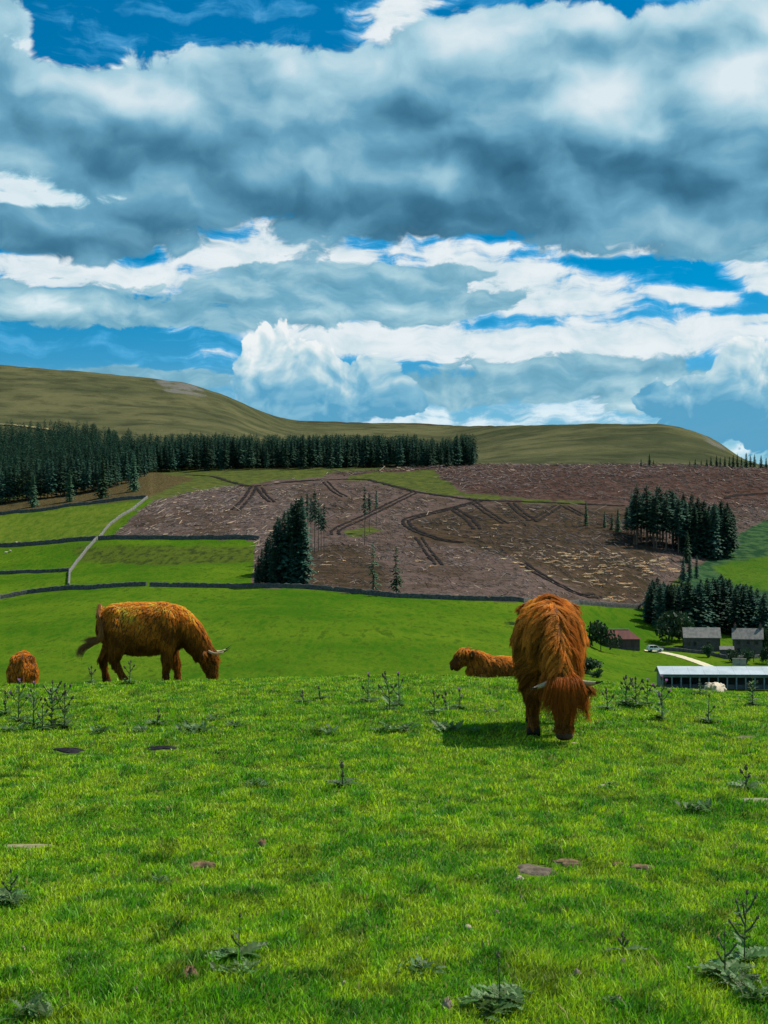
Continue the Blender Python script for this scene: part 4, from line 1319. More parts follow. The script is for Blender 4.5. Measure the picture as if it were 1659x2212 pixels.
def farm():
    # red roofed barn
    p = far_at(1322, 388)
    e = empty('barn', (p.x, p.y, p.z - 0.3), R(4))
    Lb = px2m(61, 388)
    # hipped at its right end
    eave, ridge, D = 2.7, 5.2, 5.5
    MB().box(-1.5, Lb, 0, D, -0.6, eave).build('wall', BOARD, e)
    hp = Lb - 2.6
    o = 0.35
    m = MB().add([(-1.8, -o, eave - 0.1), (Lb + o, -o, eave - 0.1), (hp, D / 2, ridge), (-1.8, D / 2, ridge), (-1.8, D + o, eave - 0.1), (Lb + o, D + o, eave - 0.1)],
                 [(0, 1, 2, 3), (1, 5, 2), (5, 4, 3, 2), (0, 3, 4), (0, 4, 5, 1)])
    rf = m.build('roof', RUST, e)
    MB().box(-1.8, hp + 0.2, D / 2 - 0.14, D / 2 + 0.14, ridge - 0.05, ridge + 0.16).build('ridge_cap', TRIM, rf)
    MB().box(1.3, 3.0, -0.05, 0.03, -0.3, 2.2).build('door', plain('barn_door', (0.07, 0.05, 0.045), None, 1.0), e)
    MB().box(-1.52, Lb + 0.02, -0.06, 0.02, -0.6, 0.25).build('plinth', HWALL, e)
    tag(e, 'old barn with rusty red roof and weathered board walls', 'barn')
    # long low stone house
    p = far_at(1478, 398)
    e = empty('stone_house', (p.x, p.y, p.z - 0.2), R(-8))
    gable_house(e, px2m(76, 398), 6.5, 3.5, 6.1, HWALL, SLATE)
    for x in (1.2, 3.0, 6.8):
        window(e, x, 1.2, 0.8, 1.1)
    MB().box(4.5, 5.4, -0.06, 0.05, -0.2, 2.0).build('door', DARKIN, e)
    tag(e, 'long low stone house with grey slate roof below the dark wood', 'house')
    # gabled house with chimneys
    p = far_at(1583, 392)
    e = empty('stone_house', (p.x, p.y, p.z - 0.2), R(-14))
    L = px2m(62, 392)
    gable_house(e, L, 6.0, 4.6, 7.3, HWALL, SLATE)
    for cx in (0.25, L - 0.9):
        c = MB().box(cx, cx + 0.7, 2.6, 3.4, 6.6, 8.5).build('chimney', HWALL, e)
        MB().tube([(cx + 0.35, 3.0, 8.5), (cx + 0.35, 3.0, 9.0)], 0.16, 8).build('chimney_pot', RUST, c)
    for x, z in ((1.6, 0.9), (4.2, 0.9), (1.6, 3.1), (4.2, 3.1), (6.4, 3.1)):
        window(e, x, z, 0.8, 1.0)
    MB().box(-0.06, 0.04, 1.4, 2.2, 2.9, 4.0).build('gable_window', GLASSD, e)
    MB().box(-0.06, 0.04, 3.6, 4.4, 2.9, 4.0).build('gable_window', GLASSD, e)
    tag(e, 'tall gabled stone house with two chimneys beside the long low house', 'house')
    # low porch between them
    p = far_at(1556, 384)
    e = empty('outhouse', (p.x, p.y, p.z - 0.2), R(-10))
    gable_house(e, 3.6, 3.0, 2.1, 2.9, HWALL, SLATE, over=0.2)
    MB().box(0.6, 1.5, -0.05, 0.04, -0.2, 1.8).build('door', DARKIN, e)
    MB().box(2.1, 2.9, -0.05, 0.04, 0.8, 1.6).build('window', GLASSD, e)
    tag(e, 'low stone outhouse between the two houses', 'outhouse')
    # garden wall and two pale posts
    stone_wall([(1420, 1404), (1470, 1408), (1530, 1414), (1570, 1424), (1640, 1422)], 'low garden wall in front of the farmhouses', h=1.0, seed=9)
    for u in (1590, 1604):
        p = far_at(u, 366)
        m = MB(); m.box(-0.9, 0.9, -0.25, 0.25, -0.4, 1.5); m.box(-1.0, 1.0, -0.3, 0.3, 1.5, 1.75)
        tag(m.build('gate_pier', plain('pale_render', (0.42, 0.37, 0.30), (0.30, 0.27, 0.22), 2), loc=(p.x, p.y, p.z)), 'pale stone block pier before the gabled house', 'pier', 'pale piers before the gabled house')
    # long open fronted shed
    Y0 = 285.0
    p = far_at(1430, Y0)
    k = Y0 / FP
    e = empty('cattle_shed', (p.x, p.y, 0), R(-3))
    ze = EYE + (HZ - 1455) * k; zr = EYE + (HZ - 1442.5) * k; zb = p.z - 0.5
    L, D = 27.0, 7.5
    MB().prism([(0, zb), (D, zb), (D, ze), (D / 2, zr - 0.15), (0, ze)], 'x', -0.0, 0.15).build('gable_wall', PAINTG, e)
    MB().box(0.16, L, D - 0.15, D, zb, ze).build('back_wall', DARKIN, e)
    sl = (zr - ze) / (D / 2)
    n = 9
    for s in (0, 1):
        for i in range(n):
            x0, x1 = -0.5 + (L + 0.5) * i / n, -0.5 + (L + 0.5) * (i + 1) / n - 0.03
            y0, y1 = (-0.6, D / 2) if s == 0 else (D / 2 + 0.01, D + 0.6)
            z0, z1 = (ze - 0.6 * sl, zr) if s == 0 else (zr, ze - 0.6 * sl)
            MB().prism([(y0, z0), (y1, z1), (y1, z1 + 0.1), (y0, z0 + 0.1)], 'x', x0, x1).build('roof_sheet', WHITEROOF, e)
    MB().box(-0.05, L, -0.08, 0.1, ze - 0.75, ze - 0.3).build('fascia_beam', PAINTG, e)
    i = 0
    while i * 1.87 < L:
        MB().box(i * 1.87 + 0.02, i * 1.87 + 0.30, -0.04, 0.22, zb, ze - 0.76).build('post', PAINTG, e)
        i += 1
    MB().box(0.2, L, 0.3, 0.42, zb, zb + 1.0).build('feed_wall', DARKIN, e)
    tag(e, 'long open fronted cattle shed with white sheet roof', 'shed')
    # fence posts in the paddock
    WOODP = plain('grey_post_wood', (0.16, 0.14, 0.11), None, 4)
    for u, v in ((1645, 1428), (1607, 1432), (1628, 1430)):
        q = hit(u, v)
        o = MB().tube([(0, 0, -0.3), (0, 0, 1.7), (0.01, 0, 1.86)], [0.12, 0.11, 0.04], 7).build('fence_post', WOODP, loc=(q.x, q.y, q.z))
        tag(o, 'grey wooden post in the paddock behind the long shed', 'post', 'paddock fence posts')
    # vehicle
    p = far_at(1398, 389)
    e = empty('car', (p.x, p.y, p.z + 0.05), R(8))
    WP = plain('white_paint', (0.80, 0.82, 0.84), (0.74, 0.76, 0.78), 0.5, 0.3, spec=0.5)
    prof = [(0, 0.45), (0.15, 0.38), (4.35, 0.38), (4.45, 0.6), (4.4, 0.95), (3.3, 1.08), (2.6, 1.72), (2.3, 1.80), (0.4, 1.78), (0.08, 1.1)]
    MB().prism(prof, 'y', -0.88, 0.88).build('body', WP, e)
    for sy in (-0.9, 0.885):
        MB().prism([(0.45, 1.12), (1.45, 1.12), (1.45, 1.68), (0.6, 1.68)], 'y', sy, sy + 0.015).build('side_window', GLASSD, e)
        MB().prism([(1.55, 1.12), (3.0, 1.12), (2.5, 1.66), (1.55, 1.68)], 'y', sy, sy + 0.015).build('side_window', GLASSD, e)
    sky_glass = plain('windscreen_glass', (0.25, 0.42, 0.52), (0.2, 0.36, 0.46), 0.5, 0.08, spec=0.8)  # pale blue sky reflection put into the glass colour
    MB().add([(3.26, -0.78, 1.12), (3.26, 0.78, 1.12), (2.64, 0.70, 1.72), (2.64, -0.70, 1.72)], [(0, 1, 2, 3)]).build('windscreen', sky_glass, e)
    TY = plain('tyre', (0.015, 0.015, 0.015), None, 3)
    for wx in (0.85, 3.55):
        for wy in (-0.92, 0.70):
            w = MB().prism([(wx + 0.36 * math.cos(t * math.pi / 8), 0.36 + 0.36 * math.sin(t * math.pi / 8)) for t in range(16)], 'y', wy, wy + 0.22).build('wheel', TY, e)
            MB().prism([(wx + 0.2 * math.cos(t * math.pi / 6), 0.36 + 0.2 * math.sin(t * math.pi / 6)) for t in range(12)], 'y', wy - 0.012, wy + 0.232).build('rim', PAINTG, w)
    for wy in (-0.75, 0.45):
        MB().box(4.36, 4.46, wy, wy + 0.3, 0.68, 0.86).build('headlight', sky_glass, e)
    tag(e, 'white car parked at the end of the gravel track by the barn', 'car')


farm()

# ------------------------------------------------------------------ animals
def loft(m, secs, seg=14, lat=(0, 1, 0)):
    """closed skin over cross-sections (centre, half width, half depth)"""
    lat = Vector(lat)
    C = [Vector(s[0]) for s in secs]
    n = len(secs)
    vs = []
    for i in range(n):
        t = (C[min(i + 1, n - 1)] - C[max(i - 1, 0)]).normalized()
        l = (lat - t * lat.dot(t)).normalized()
        d = t.cross(l)
        for k in range(seg):
            a = 2 * math.pi * k / seg
            vs.append(C[i] + l * (secs[i][1] * math.cos(a)) + d * (secs[i][2] * math.sin(a)))
    fs = [(i * seg + k, i * seg + (k + 1) % seg, (i + 1) * seg + (k + 1) % seg, (i + 1) * seg + k) for i in range(n - 1) for k in range(seg)]
    fs += [tuple(range(seg))[::-1], tuple((n - 1) * seg + k for k in range(seg))]
    m.add(vs, fs)


def limb(m, pts, seg=10):
    """pts: (point, radius)"""
    p0, r0 = pts[0]
    p1, r1 = pts[-1]
    loft(m, [(p, r, r) for p, r in pts], seg, lat=(0.05, 1, 0.02))


def melt(m, voxel=0.022, it=5):
    """one continuous skin from overlapping solids"""
    me = m.mesh('body', None)
    o = bpy.data.objects.new('body_build', me)
    COL.objects.link(o)
    r = o.modifiers.new('r', 'REMESH'); r.mode = 'VOXEL'; r.voxel_size = voxel
    s = o.modifiers.new('s', 'SMOOTH'); s.factor = 0.5; s.iterations = it
    dg = bpy.context.evaluated_depsgraph_get()
    out = bpy.data.meshes.new_from_object(o.evaluated_get(dg))
    bpy.data.objects.remove(o)
    out.name = 'body'
    out.polygons.foreach_set('use_smooth', np.ones(len(out.polygons), bool))
    return out


def hide_mat(name, c1, c2):
    return plain(name, c1, c2, 5.0, 0.9, bmp=0.5, bdist=0.02)


HIDE = hide_mat('cow_hide', (0.12, 0.036, 0.007), (0.07, 0.020, 0.004))
HORN = plain('horn', (0.48, 0.37, 0.23), (0.36, 0.26, 0.15), 6, 0.45)
HORN_TIP = plain('horn_tip', (0.05, 0.04, 0.035), None, 6, 0.4)
EYE_M = plain('eye', (0.01, 0.006, 0.004), None, 3, 0.1, spec=0.6)
HOOF = plain('hoof', (0.035, 0.026, 0.018), None, 6, 0.9, spec=0.1)
NOSE = plain('nose', (0.06, 0.032, 0.02), (0.09, 0.05, 0.032), 8, 0.85, spec=0.1)


def fur_mat(name):
    m = bpy.data.materials.new(name)
    m.use_nodes = True
    nt = m.node_tree
    nt.nodes.clear()
    a = nt.nodes.new('ShaderNodeAttribute'); a.attribute_name = 'tint'
    h = nt.nodes.new('ShaderNodeBsdfTranslucent')
    nt.links.new(a.outputs['Color'], h.inputs['Color'])
    d = nt.nodes.new('ShaderNodeBsdfPrincipled')
    d.inputs['Roughness'].default_value = 0.55
    d.inputs['Specular IOR Level'].default_value = 0.12
    d.inputs['Specular Tint'].default_value = (1.0, 0.75, 0.45, 1)
    nt.links.new(a.outputs['Color'], d.inputs['Base Color'])
    mx = nt.nodes.new('ShaderNodeMixShader'); mx.inputs[0].default_value = 0.62
    nt.links.new(h.outputs[0], mx.inputs[1]); nt.links.new(d.outputs[0], mx.inputs[2])
    o = nt.nodes.new('ShaderNodeOutputMaterial')
    nt.links.new(mx.outputs[0], o.inputs[0])
    return m


FUR = fur_mat('shaggy_fur')


def hair_obj(name, P, rad, tint, parent):
    """P: strands x points x 3"""
    n, k, _ = P.shape
    hc = bpy.data.hair_curves.new(name)
    hc.add_curves([k] * n)
    hc.position_data.foreach_set('vector', P.astype(np.float32).ravel())
    ra = hc.attributes.get('radius') or hc.attributes.new('radius', 'FLOAT', 'POINT')
    prof = np.linspace(1, 0.25, k)[None] * rad[:, None]
    ra.data.foreach_set('value', prof.astype(np.float32).ravel())
    t = hc.attributes.new('tint', 'FLOAT_COLOR', 'CURVE')
    t.data.foreach_set('color', np.concatenate([tint, np.ones((n, 1))], 1).astype(np.float32).ravel())
    hc.materials.append(FUR)
    return link(bpy.data.objects.new(name, hc), parent)


def surface(me):
    me.calc_loop_triangles()
    V = np.empty(len(me.vertices) * 3, np.float32); me.vertices.foreach_get('co', V); V = V.reshape(-1, 3).astype(float)
    T = np.empty(len(me.loop_triangles) * 3, np.int32); me.loop_triangles.foreach_get('vertices', T); T = T.reshape(-1, 3)
    N = np.empty(len(me.vertices) * 3, np.float32); me.vertices.foreach_get('normal', N); N = N.reshape(-1, 3).astype(float)
    A = np.linalg.norm(np.cross(V[T[:, 1]] - V[T[:, 0]], V[T[:, 2]] - V[T[:, 0]]), axis=1) / 2
    return V, T, N, A


def n3(p, s, seed):
    """three smooth noise channels on points"""
    out = []
    for c in range(3):
        out.append(0.5 * (vnoise(p[:, 0] * s + p[:, 1] * s * 0.7 + 13 * c, p[:, 2] * s - p[:, 1] * s * 0.6 + 5 * c, seed + c) + vnoise(p[:, 1] * s + 31 * c, p[:, 2] * s * 0.8 + p[:, 0] * s * 0.6, seed + 10 + c)) - 0.5)
    return np.stack(out, -1)


def coat(me, parent, length, n=26000, guides=1500, seed=0, tint=(0.42, 0.15, 0.035), back=-0.35, rad=0.0022, extra=None, K=6, flow=None, name='coat', lift=0.24, drop=0.55, tint_fn=None, spread=0.75):
    r = np.random.default_rng(seed)
    V, T, N, A = surface(me)

    def roots(cnt, keep=None):
        w = A / A.sum()
        f = r.choice(len(T), cnt, p=w)
        a, b = r.random(cnt), r.random(cnt)
        m = a + b > 1
        a[m], b[m] = 1 - a[m], 1 - b[m]
        p = V[T[f, 0]] * (1 - a - b)[:, None] + V[T[f, 1]] * a[:, None] + V[T[f, 2]] * b[:, None]
        nn = N[T[f, 0]]
        return p, nn

    def grow(p, nn, L):
        g = np.zeros_like(p); g[:, 0] = back; g[:, 2] = -1.0
        if flow is not None: g = flow(p, nn, g)
        g = g + spread * n3(p, 5.0, seed + 3) + 1.2 * spread * n3(p, 13.0, seed + 7)
        tang = g - nn * np.sum(g * nn, 1, keepdims=True)
        tang /= np.linalg.norm(tang, axis=1, keepdims=True) + 1e-6
        d = tang + nn * lift
        d /= np.linalg.norm(d, axis=1, keepdims=True)
        pts = [p - nn * 0.004]
        q = pts[0]
        wav = n3(p, 30.0, seed + 20) * 0.5
        for k in range(1, K):
            q = q + d * (L / (K - 1))[:, None]
            pts.append(q)
            d = d + np.array([[0, 0, -drop / K * 1.6]]) + wav * (0.5 if k % 2 else -0.4)
            inward = np.minimum(0, np.sum(d * nn, 1, keepdims=True))
            d = d - nn * inward * 0.8
            d /= np.linalg.norm(d, axis=1, keepdims=True)
        return np.stack(pts, 1)

    gp, gn = roots(guides)
    gl = length(gp) * (0.75 + 0.5 * r.random(guides))
    G = grow(gp, gn, gl)
    p, nn = roots(n)
    if extra is not None:
        sel = extra(p)
        p = np.concatenate([p, p[sel], p[sel]]); nn = np.concatenate([nn, nn[sel], nn[sel]])
        p = p + r.normal(0, 0.006, p.shape)
    # nearest guide
    idx = np.empty(len(p), int)
    for s in range(0, len(p), 4000):
        c = p[s:s + 4000]
        d2 = (c ** 2).sum(1)[:, None] - 2 * c @ gp.T + (gp ** 2).sum(1)[None]
        nd = nn[s:s + 4000] @ gn.T
        idx[s:s + 4000] = np.argmin(d2 + 0.02 * (1 - nd), 1)
    Gi = G[idx]
    offs = Gi - Gi[:, :1]
    t = np.linspace(0, 1, K)[None, :, None]
    sc = (0.7 + 0.55 * r.random(len(p)))[:, None, None]
    free = p[:, None] + offs * sc
    cl = 0.58 * t ** 0.9
    P = free * (1 - cl) + (Gi * cl + (1 - sc) * 0) + r.normal(0, 0.006, free.shape) * t
    gc = 0.62 + 0.62 * r.random(guides)
    col = np.array(tint)[None] * (gc[idx] * (0.8 + 0.4 * r.random(len(p))))[:, None]
    pat = n3(p, 4.5, seed + 40)[:, :1] + 0.7 * n3(p, 11.0, seed + 50)[:, :1]
    col = col * np.clip(1.0 + 1.5 * pat, 0.35, 1.7)
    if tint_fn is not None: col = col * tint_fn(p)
    col = np.clip(col, 0, 0.95)
    return hair_obj(name, P, np.full(len(p), rad) * (0.7 + 0.6 * r.random(len(p))), col, parent)


def strands(parent, name, paths, n, spread, rad, tint, seed=0, K=7):
    """loose hair bundles along given paths (lists of points)"""
    r = np.random.default_rng(seed)
    out, cols = [], []
    for path in paths:
        path = np.array(path, float)
        s = np.linspace(0, len(path) - 1, K)
        base = np.stack([np.interp(s, np.arange(len(path)), path[:, c]) for c in range(3)], -1)
        for _ in range(n):
            o = r.normal(0, spread, 3)
            q = base + o[None] * np.linspace(0.5, 1.25, K)[:, None] + np.cumsum(r.normal(0, spread * 0.16, (K, 3)), 0)
            L = r.uniform(0.65, 1.0)
            ss = np.linspace(0, (K - 1) * L, K)
            out.append(np.stack([np.interp(ss, np.arange(K), q[:, c]) for c in range(3)], -1))
            cols.append(np.array(tint) * r.uniform(0.6, 1.35))
    return hair_obj(name, np.array(out), np.full(len(out), rad), np.clip(np.array(cols), 0, 0.95), parent)


def horn(parent, pts, r0):
    n = len(pts)
    rad = [r0 * (1 - 0.9 * (i / (n - 1)) ** 1.3) for i in range(n)]
    cut = int(n * 0.68)
    h = MB().tube(pts[:cut + 1], rad[:cut + 1], 9).build('horn', HORN, parent, True)
    MB().tube(pts[cut:], [x * 1.01 for x in rad[cut:]], 9).build('horn_tip', HORN_TIP, h, True)
    return h


def bez(p0, p1, p2, p3, n=9):
    p0, p1, p2, p3 = map(Vector, (p0, p1, p2, p3))
    return [p0 * (1 - t) ** 3 + p1 * 3 * t * (1 - t) ** 2 + p2 * 3 * t * t * (1 - t) + p3 * t ** 3 for t in (i / (n - 1) for i in range(n))]


def grazing_body(near_y=-1, hind=((0.02, 0.0), (0.36, 0.25)), fore=(1.0, 1.12), head_dy=0.0, fat=1.0, tail=None, head_fwd=0.0):
    """a standing cow with its head down; x forward, z up. hind: (foot x, hock x) for far and near leg"""
    m = MB()
    w = fat
    loft(m, [((-0.05, 0, 0.98), 0.05, 0.08), ((-0.02, 0, 0.97), 0.13 * w, 0.19), ((0.06, 0, 0.94), 0.215 * w, 0.29), ((0.22, 0, 0.88), 0.27 * w, 0.36), ((0.45, 0, 0.845), 0.315 * w, 0.395),
             ((0.72, 0, 0.84), 0.32 * w, 0.40), ((0.95, 0, 0.86), 0.275 * w, 0.385), ((1.10, 0, 0.83), 0.225 * w, 0.36), ((1.22, 0, 0.77), 0.17 * w, 0.31), ((1.30, 0, 0.70), 0.10, 0.20)], 20)
    # hip bones and shoulder blades
    for s in (-1, 1):
        m.blob((0.20, s * 0.19 * w, 1.08), (0.13, 0.09, 0.11), 10, 7)
        m.blob((1.00, s * 0.185 * w, 0.86), (0.16, 0.09, 0.27), 10, 7)
    hd = head_dy; hf = head_fwd
    # neck and dewlap
    loft(m, [((1.00, 0, 0.96), 0.16 * w, 0.26), ((1.18, 0.12 * hd, 0.89), 0.155 * w, 0.26), ((1.34 + hf * 0.5, 0.4 * hd, 0.75), 0.135, 0.225), ((1.47 + hf, 0.72 * hd, 0.58), 0.12, 0.185), ((1.55 + hf, hd, 0.44), 0.11, 0.15)], 16)
    # head: skull, cheeks, muzzle
    loft(m, [((1.565 + hf, hd, 0.53), 0.085, 0.075), ((1.59 + hf, hd, 0.48), 0.125, 0.125), ((1.61 + hf, hd, 0.38), 0.125, 0.150), ((1.635 + hf, hd, 0.27), 0.098, 0.130), ((1.655 + hf, hd, 0.18), 0.078, 0.098), ((1.665 + hf, hd, 0.11), 0.086, 0.088), ((1.665 + hf, hd, 0.06), 0.07, 0.062)], 14)
    for s in (-1, 1):
        # ear
        loft(m, [((1.575 + hf, hd + s * 0.10, 0.475), 0.022, 0.03), ((1.56 + hf, hd + s * 0.17, 0.47), 0.028, 0.05), ((1.555 + hf, hd + s * 0.235, 0.445), 0.022, 0.036), ((1.555 + hf, hd + s * 0.27, 0.43), 0.012, 0.014)], 8, lat=(1, 0, 0))
    feet = []
    for s, (fx, hx) in zip((-near_y, near_y), hind):
        limb(m, [((0.14 + 0.25 * fx, s * 0.15 * w, 1.0), 0.13), ((0.16 + 0.30 * fx, s * 0.18 * w, 0.84), 0.175), ((hx * 0.6 + 0.16, s * 0.185 * w, 0.64), 0.15), ((hx * 0.8 + 0.07, s * 0.18 * w, 0.48), 0.105),
                 ((hx + 0.0, s * 0.17 * w, 0.36), 0.068), ((hx * 0.5 + fx * 0.5 + 0.005, s * 0.165 * w, 0.20), 0.050), ((fx, s * 0.165 * w, 0.09), 0.055), ((fx + 0.02, s * 0.165 * w, 0.02), 0.062)], 12)
        feet.append((fx + 0.03, s * 0.165 * w))
    for s, fx in zip((-near_y, near_y), fore[::-1]):
        kx = 0.6 * fx + 0.4 * 1.03
        limb(m, [((1.02, s * 0.15 * w, 0.80), 0.13), ((1.02, s * 0.165 * w, 0.62), 0.115), ((1.0 * 0.5 + kx * 0.5, s * 0.16 * w, 0.46), 0.088), ((kx + 0.01, s * 0.15 * w, 0.31), 0.066), ((fx, s * 0.145 * w, 0.18), 0.048), ((fx, s * 0.145 * w, 0.08), 0.054), ((fx + 0.02, s * 0.145 * w, 0.02), 0.06)], 12)
        feet.append((fx + 0.03, s * 0.145 * w))
    tail = tail or [(0.02, 0, 1.17), (-0.05, 0, 1.11), (-0.09, 0, 0.95), (-0.085, 0, 0.75), (-0.08, 0, 0.58)]
    limb(m, [(t, 0.040 - 0.018 * i / (len(tail) - 1)) for i, t in enumerate(tail)], 8)
    return melt(m), feet


def hooves(e, feet):
    for fx, fy in feet:
        for d in (-0.026, 0.026):
            MB().tube([(fx - 0.01, fy + d, 0.055), (fx + 0.012, fy + d, 0.03), (fx + 0.03, fy + d, 0.0)], [0.032, 0.036, 0.038], 8).build('hoof', HOOF, e, True)


def cow_len(hf=0.0, body=0.10, fringe=0.24):
    def f(p):
        x, y, z = p[:, 0], p[:, 1], p[:, 2]
        L = np.full(len(p), body)
        L = np.where(z < 0.46, 0.045 + 0.10 * np.clip((z - 0.20) / 0.26, 0, 1) * 0.6, L)
        L = np.where((x > 0.3) & (x < 0.9) & (z < 0.60) & (z > 0.40), body * 1.25, L)
        neck = (x > 1.05) & (z > 0.5)
        L = np.where(neck, body * 1.45, L)
        head = (x > 1.48 + hf) & (z < 0.52)
        L = np.where(head, 0.04, L)
        poll = (x > 1.50 + hf) & (z > 0.42) & (z < 0.62)
        L = np.where(poll, fringe, L)
        return L
    return f


def eyes(e, pts, r=0.018):
    for p in pts:
        MB().blob(p, (r, r, r), 8, 6).build('eye', EYE_M, e, True)


def cow_side():
    p = near_at(220, 20.6)
    e = empty('highland_cow', p + Vector((0.0, 0, 0.01)), 0.0, 0.985)
    tail = [(0.02, -0.02, 1.17), (-0.03, -0.10, 1.10), (-0.01, -0.19, 0.97), (0.045, -0.23, 0.86), (0.055, -0.25, 0.76), (0.0, -0.26, 0.67), (-0.09, -0.26, 0.625)]
    me, feet = grazing_body(tail=tail, hind=((0.03, -0.02), (0.37, 0.22)), fore=(0.985, 1.12))
    me.materials.append(HIDE)
    obj('body', me, e)
    hooves(e, feet)
    def flow(p, n, g):
        g = g.copy()
        neck = (p[:, 0] > 1.1)
        g[neck, 0] = 0.15
        return g
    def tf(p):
        # sun on topline and flank shade put into hair colour; darker legs and muzzle
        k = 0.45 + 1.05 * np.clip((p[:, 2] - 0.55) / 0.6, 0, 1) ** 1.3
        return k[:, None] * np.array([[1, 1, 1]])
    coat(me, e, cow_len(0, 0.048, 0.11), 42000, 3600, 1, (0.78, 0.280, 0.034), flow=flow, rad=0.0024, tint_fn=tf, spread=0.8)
    strands(e, 'tail_tuft', [[(0.0, -0.26, 0.69), (-0.08, -0.26, 0.64), (-0.17, -0.26, 0.60), (-0.25, -0.26, 0.56), (-0.30, -0.26, 0.50), (-0.31, -0.26, 0.44)], [(-0.02, -0.26, 0.68), (-0.1, -0.26, 0.63), (-0.2, -0.26, 0.58), (-0.27, -0.26, 0.50), (-0.29, -0.26, 0.42)],
                             [(-0.0, -0.26, 0.70), (-0.12, -0.26, 0.68), (-0.22, -0.26, 0.655)]], 130, 0.022, 0.0026, (0.30, 0.15, 0.06), 3)
    strands(e, 'tail_hair', [[(-0.02, -0.06, 1.2), (-0.03, -0.16, 1.05), (0.03, -0.22, 0.9), (0.06, -0.25, 0.78), (0.02, -0.26, 0.68), (-0.06, -0.26, 0.63)]], 300, 0.016, 0.0028, (0.46, 0.22, 0.08), 4)
    horn(e, bez((1.62, -0.09, 0.50), (1.70, -0.22, 0.47), (1.82, -0.24, 0.44), (1.97, -0.22, 0.57)), 0.023)
    horn(e, bez((1.62, 0.09, 0.50), (1.70, 0.22, 0.47), (1.80, 0.27, 0.46), (1.92, 0.27, 0.58)), 0.023)
    eyes(e, [(1.665, -0.118, 0.37), (1.665, 0.118, 0.37)])
    MB().blob((1.672, 0, 0.055), (0.066, 0.078, 0.04), 10, 7).build('nose', NOSE, e, True)
    tag(e, 'ginger cow grazing side on at the crest, tail flicked out', 'cow')


def cow_front():
    Y = 13.35
    hf = 0.02
    foot = near(1186, 1588)
    p = near_at(1186, foot.y + 1.12)
    e = empty('highland_cow', p, R(-96.5), 1.07)
    me, feet = grazing_body(hind=((0.10, 0.0), (0.2, 0.05)), fore=(1.06, 0.99), head_dy=0.125, fat=1.0, head_fwd=-0.10)
    me.materials.append(HIDE)
    obj('body', me, e)
    hooves(e, feet)
    hd, hf = 0.125, -0.10
    def flow(p, n, g):
        g = g.copy()
        g[:, 0] *= -0.3
        neck = (p[:, 0] > 1.0) & (p[:, 2] > 0.45)
        ax = hd * np.clip((p[:, 0] - 1.05) / 0.45, 0, 1)
        g[neck, 1] += (1.4 * np.sign(p[:, 1] - ax) * np.minimum(1, np.abs(p[:, 1] - ax) / 0.04 + 0.2))[neck]
        g[neck, 0] = 0.25
        return g
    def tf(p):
        k = 0.62 + 0.50 * np.clip((p[:, 2] - 0.45) / 0.75, 0, 1)  # light on the back and shade lower down put into the tint
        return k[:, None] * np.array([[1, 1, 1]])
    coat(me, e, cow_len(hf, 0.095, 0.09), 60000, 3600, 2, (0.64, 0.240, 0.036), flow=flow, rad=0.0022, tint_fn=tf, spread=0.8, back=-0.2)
    # long fringe over the face
    r = random.Random(4)
    paths = []
    for k in range(30):
        a = r.uniform(-1, 1)
        y0 = hd + 0.13 * a
        x0 = 1.585 + hf
        L = r.uniform(0.6, 1.0)
        y1 = y0 + 0.10 * a + r.uniform(-0.04, 0.04)
        paths.append([(x0 - 0.03, hd + 0.05 * a, 0.565), (x0 + 0.09, y0, 0.555), (x0 + 0.175 - 0.03 * abs(a), y0 + 0.03 * a, 0.50 - 0.04 * L), (x0 + 0.20 - 0.05 * abs(a), y0 + 0.06 * a, 0.50 - 0.18 * L), (x0 + 0.195 - 0.06 * abs(a), y1, 0.50 - 0.36 * L)])
    strands(e, 'fringe', paths, 75, 0.011, 0.0022, (0.42, 0.120, 0.018), 5)
    # mane parted along the neck
    paths = []
    for k in range(44):
        t = r.random()
        x = 0.95 + 0.62 * t
        z = 1.25 - 0.05 * t - 0.62 * t * t
        yc = hd * max(0, (t - 0.1)) * 1.1
        s = r.choice((-1, 1))
        L = r.uniform(0.7, 1.15)
        paths.append([(x + hf * t, yc, z + 0.01), (x + 0.04 + hf * t, yc + s * 0.07, z - 0.01), (x + 0.05 + hf * t, yc + s * 0.14 * L, z - 0.09 * L), (x + 0.06 + hf * t, yc + s * 0.175 * L, z - 0.20 * L), (x + 0.05 + hf * t, yc + s * 0.185 * L, z - 0.30 * L)])
    strands(e, 'mane', paths, 60, 0.012, 0.0022, (0.52, 0.165, 0.024), 6)
    zc = 0.50
    x0 = 1.585 + hf
    horn(e, bez((x0 + 0.02, hd + 0.09, zc + 0.01), (x0 + 0.05, hd + 0.19, zc), (x0 + 0.09, hd + 0.25, zc + 0.0), (x0 + 0.16, hd + 0.33, zc + 0.035)), 0.036)
    horn(e, bez((x0 + 0.02, hd - 0.09, zc + 0.01), (x0 + 0.08, hd - 0.17, zc - 0.01), (x0 + 0.16, hd - 0.22, zc - 0.02), (x0 + 0.22, hd - 0.29, zc - 0.03)), 0.036)
    eyes(e, [(1.665 + hf, hd - 0.118, 0.37), (1.665 + hf, hd + 0.118, 0.37)])
    MB().blob((1.68 + hf, hd, 0.055), (0.066, 0.08, 0.045), 10, 7).build('nose', NOSE, e, True)
    tag(e, 'big shaggy ginger cow grazing head on, fringe over its face', 'cow')


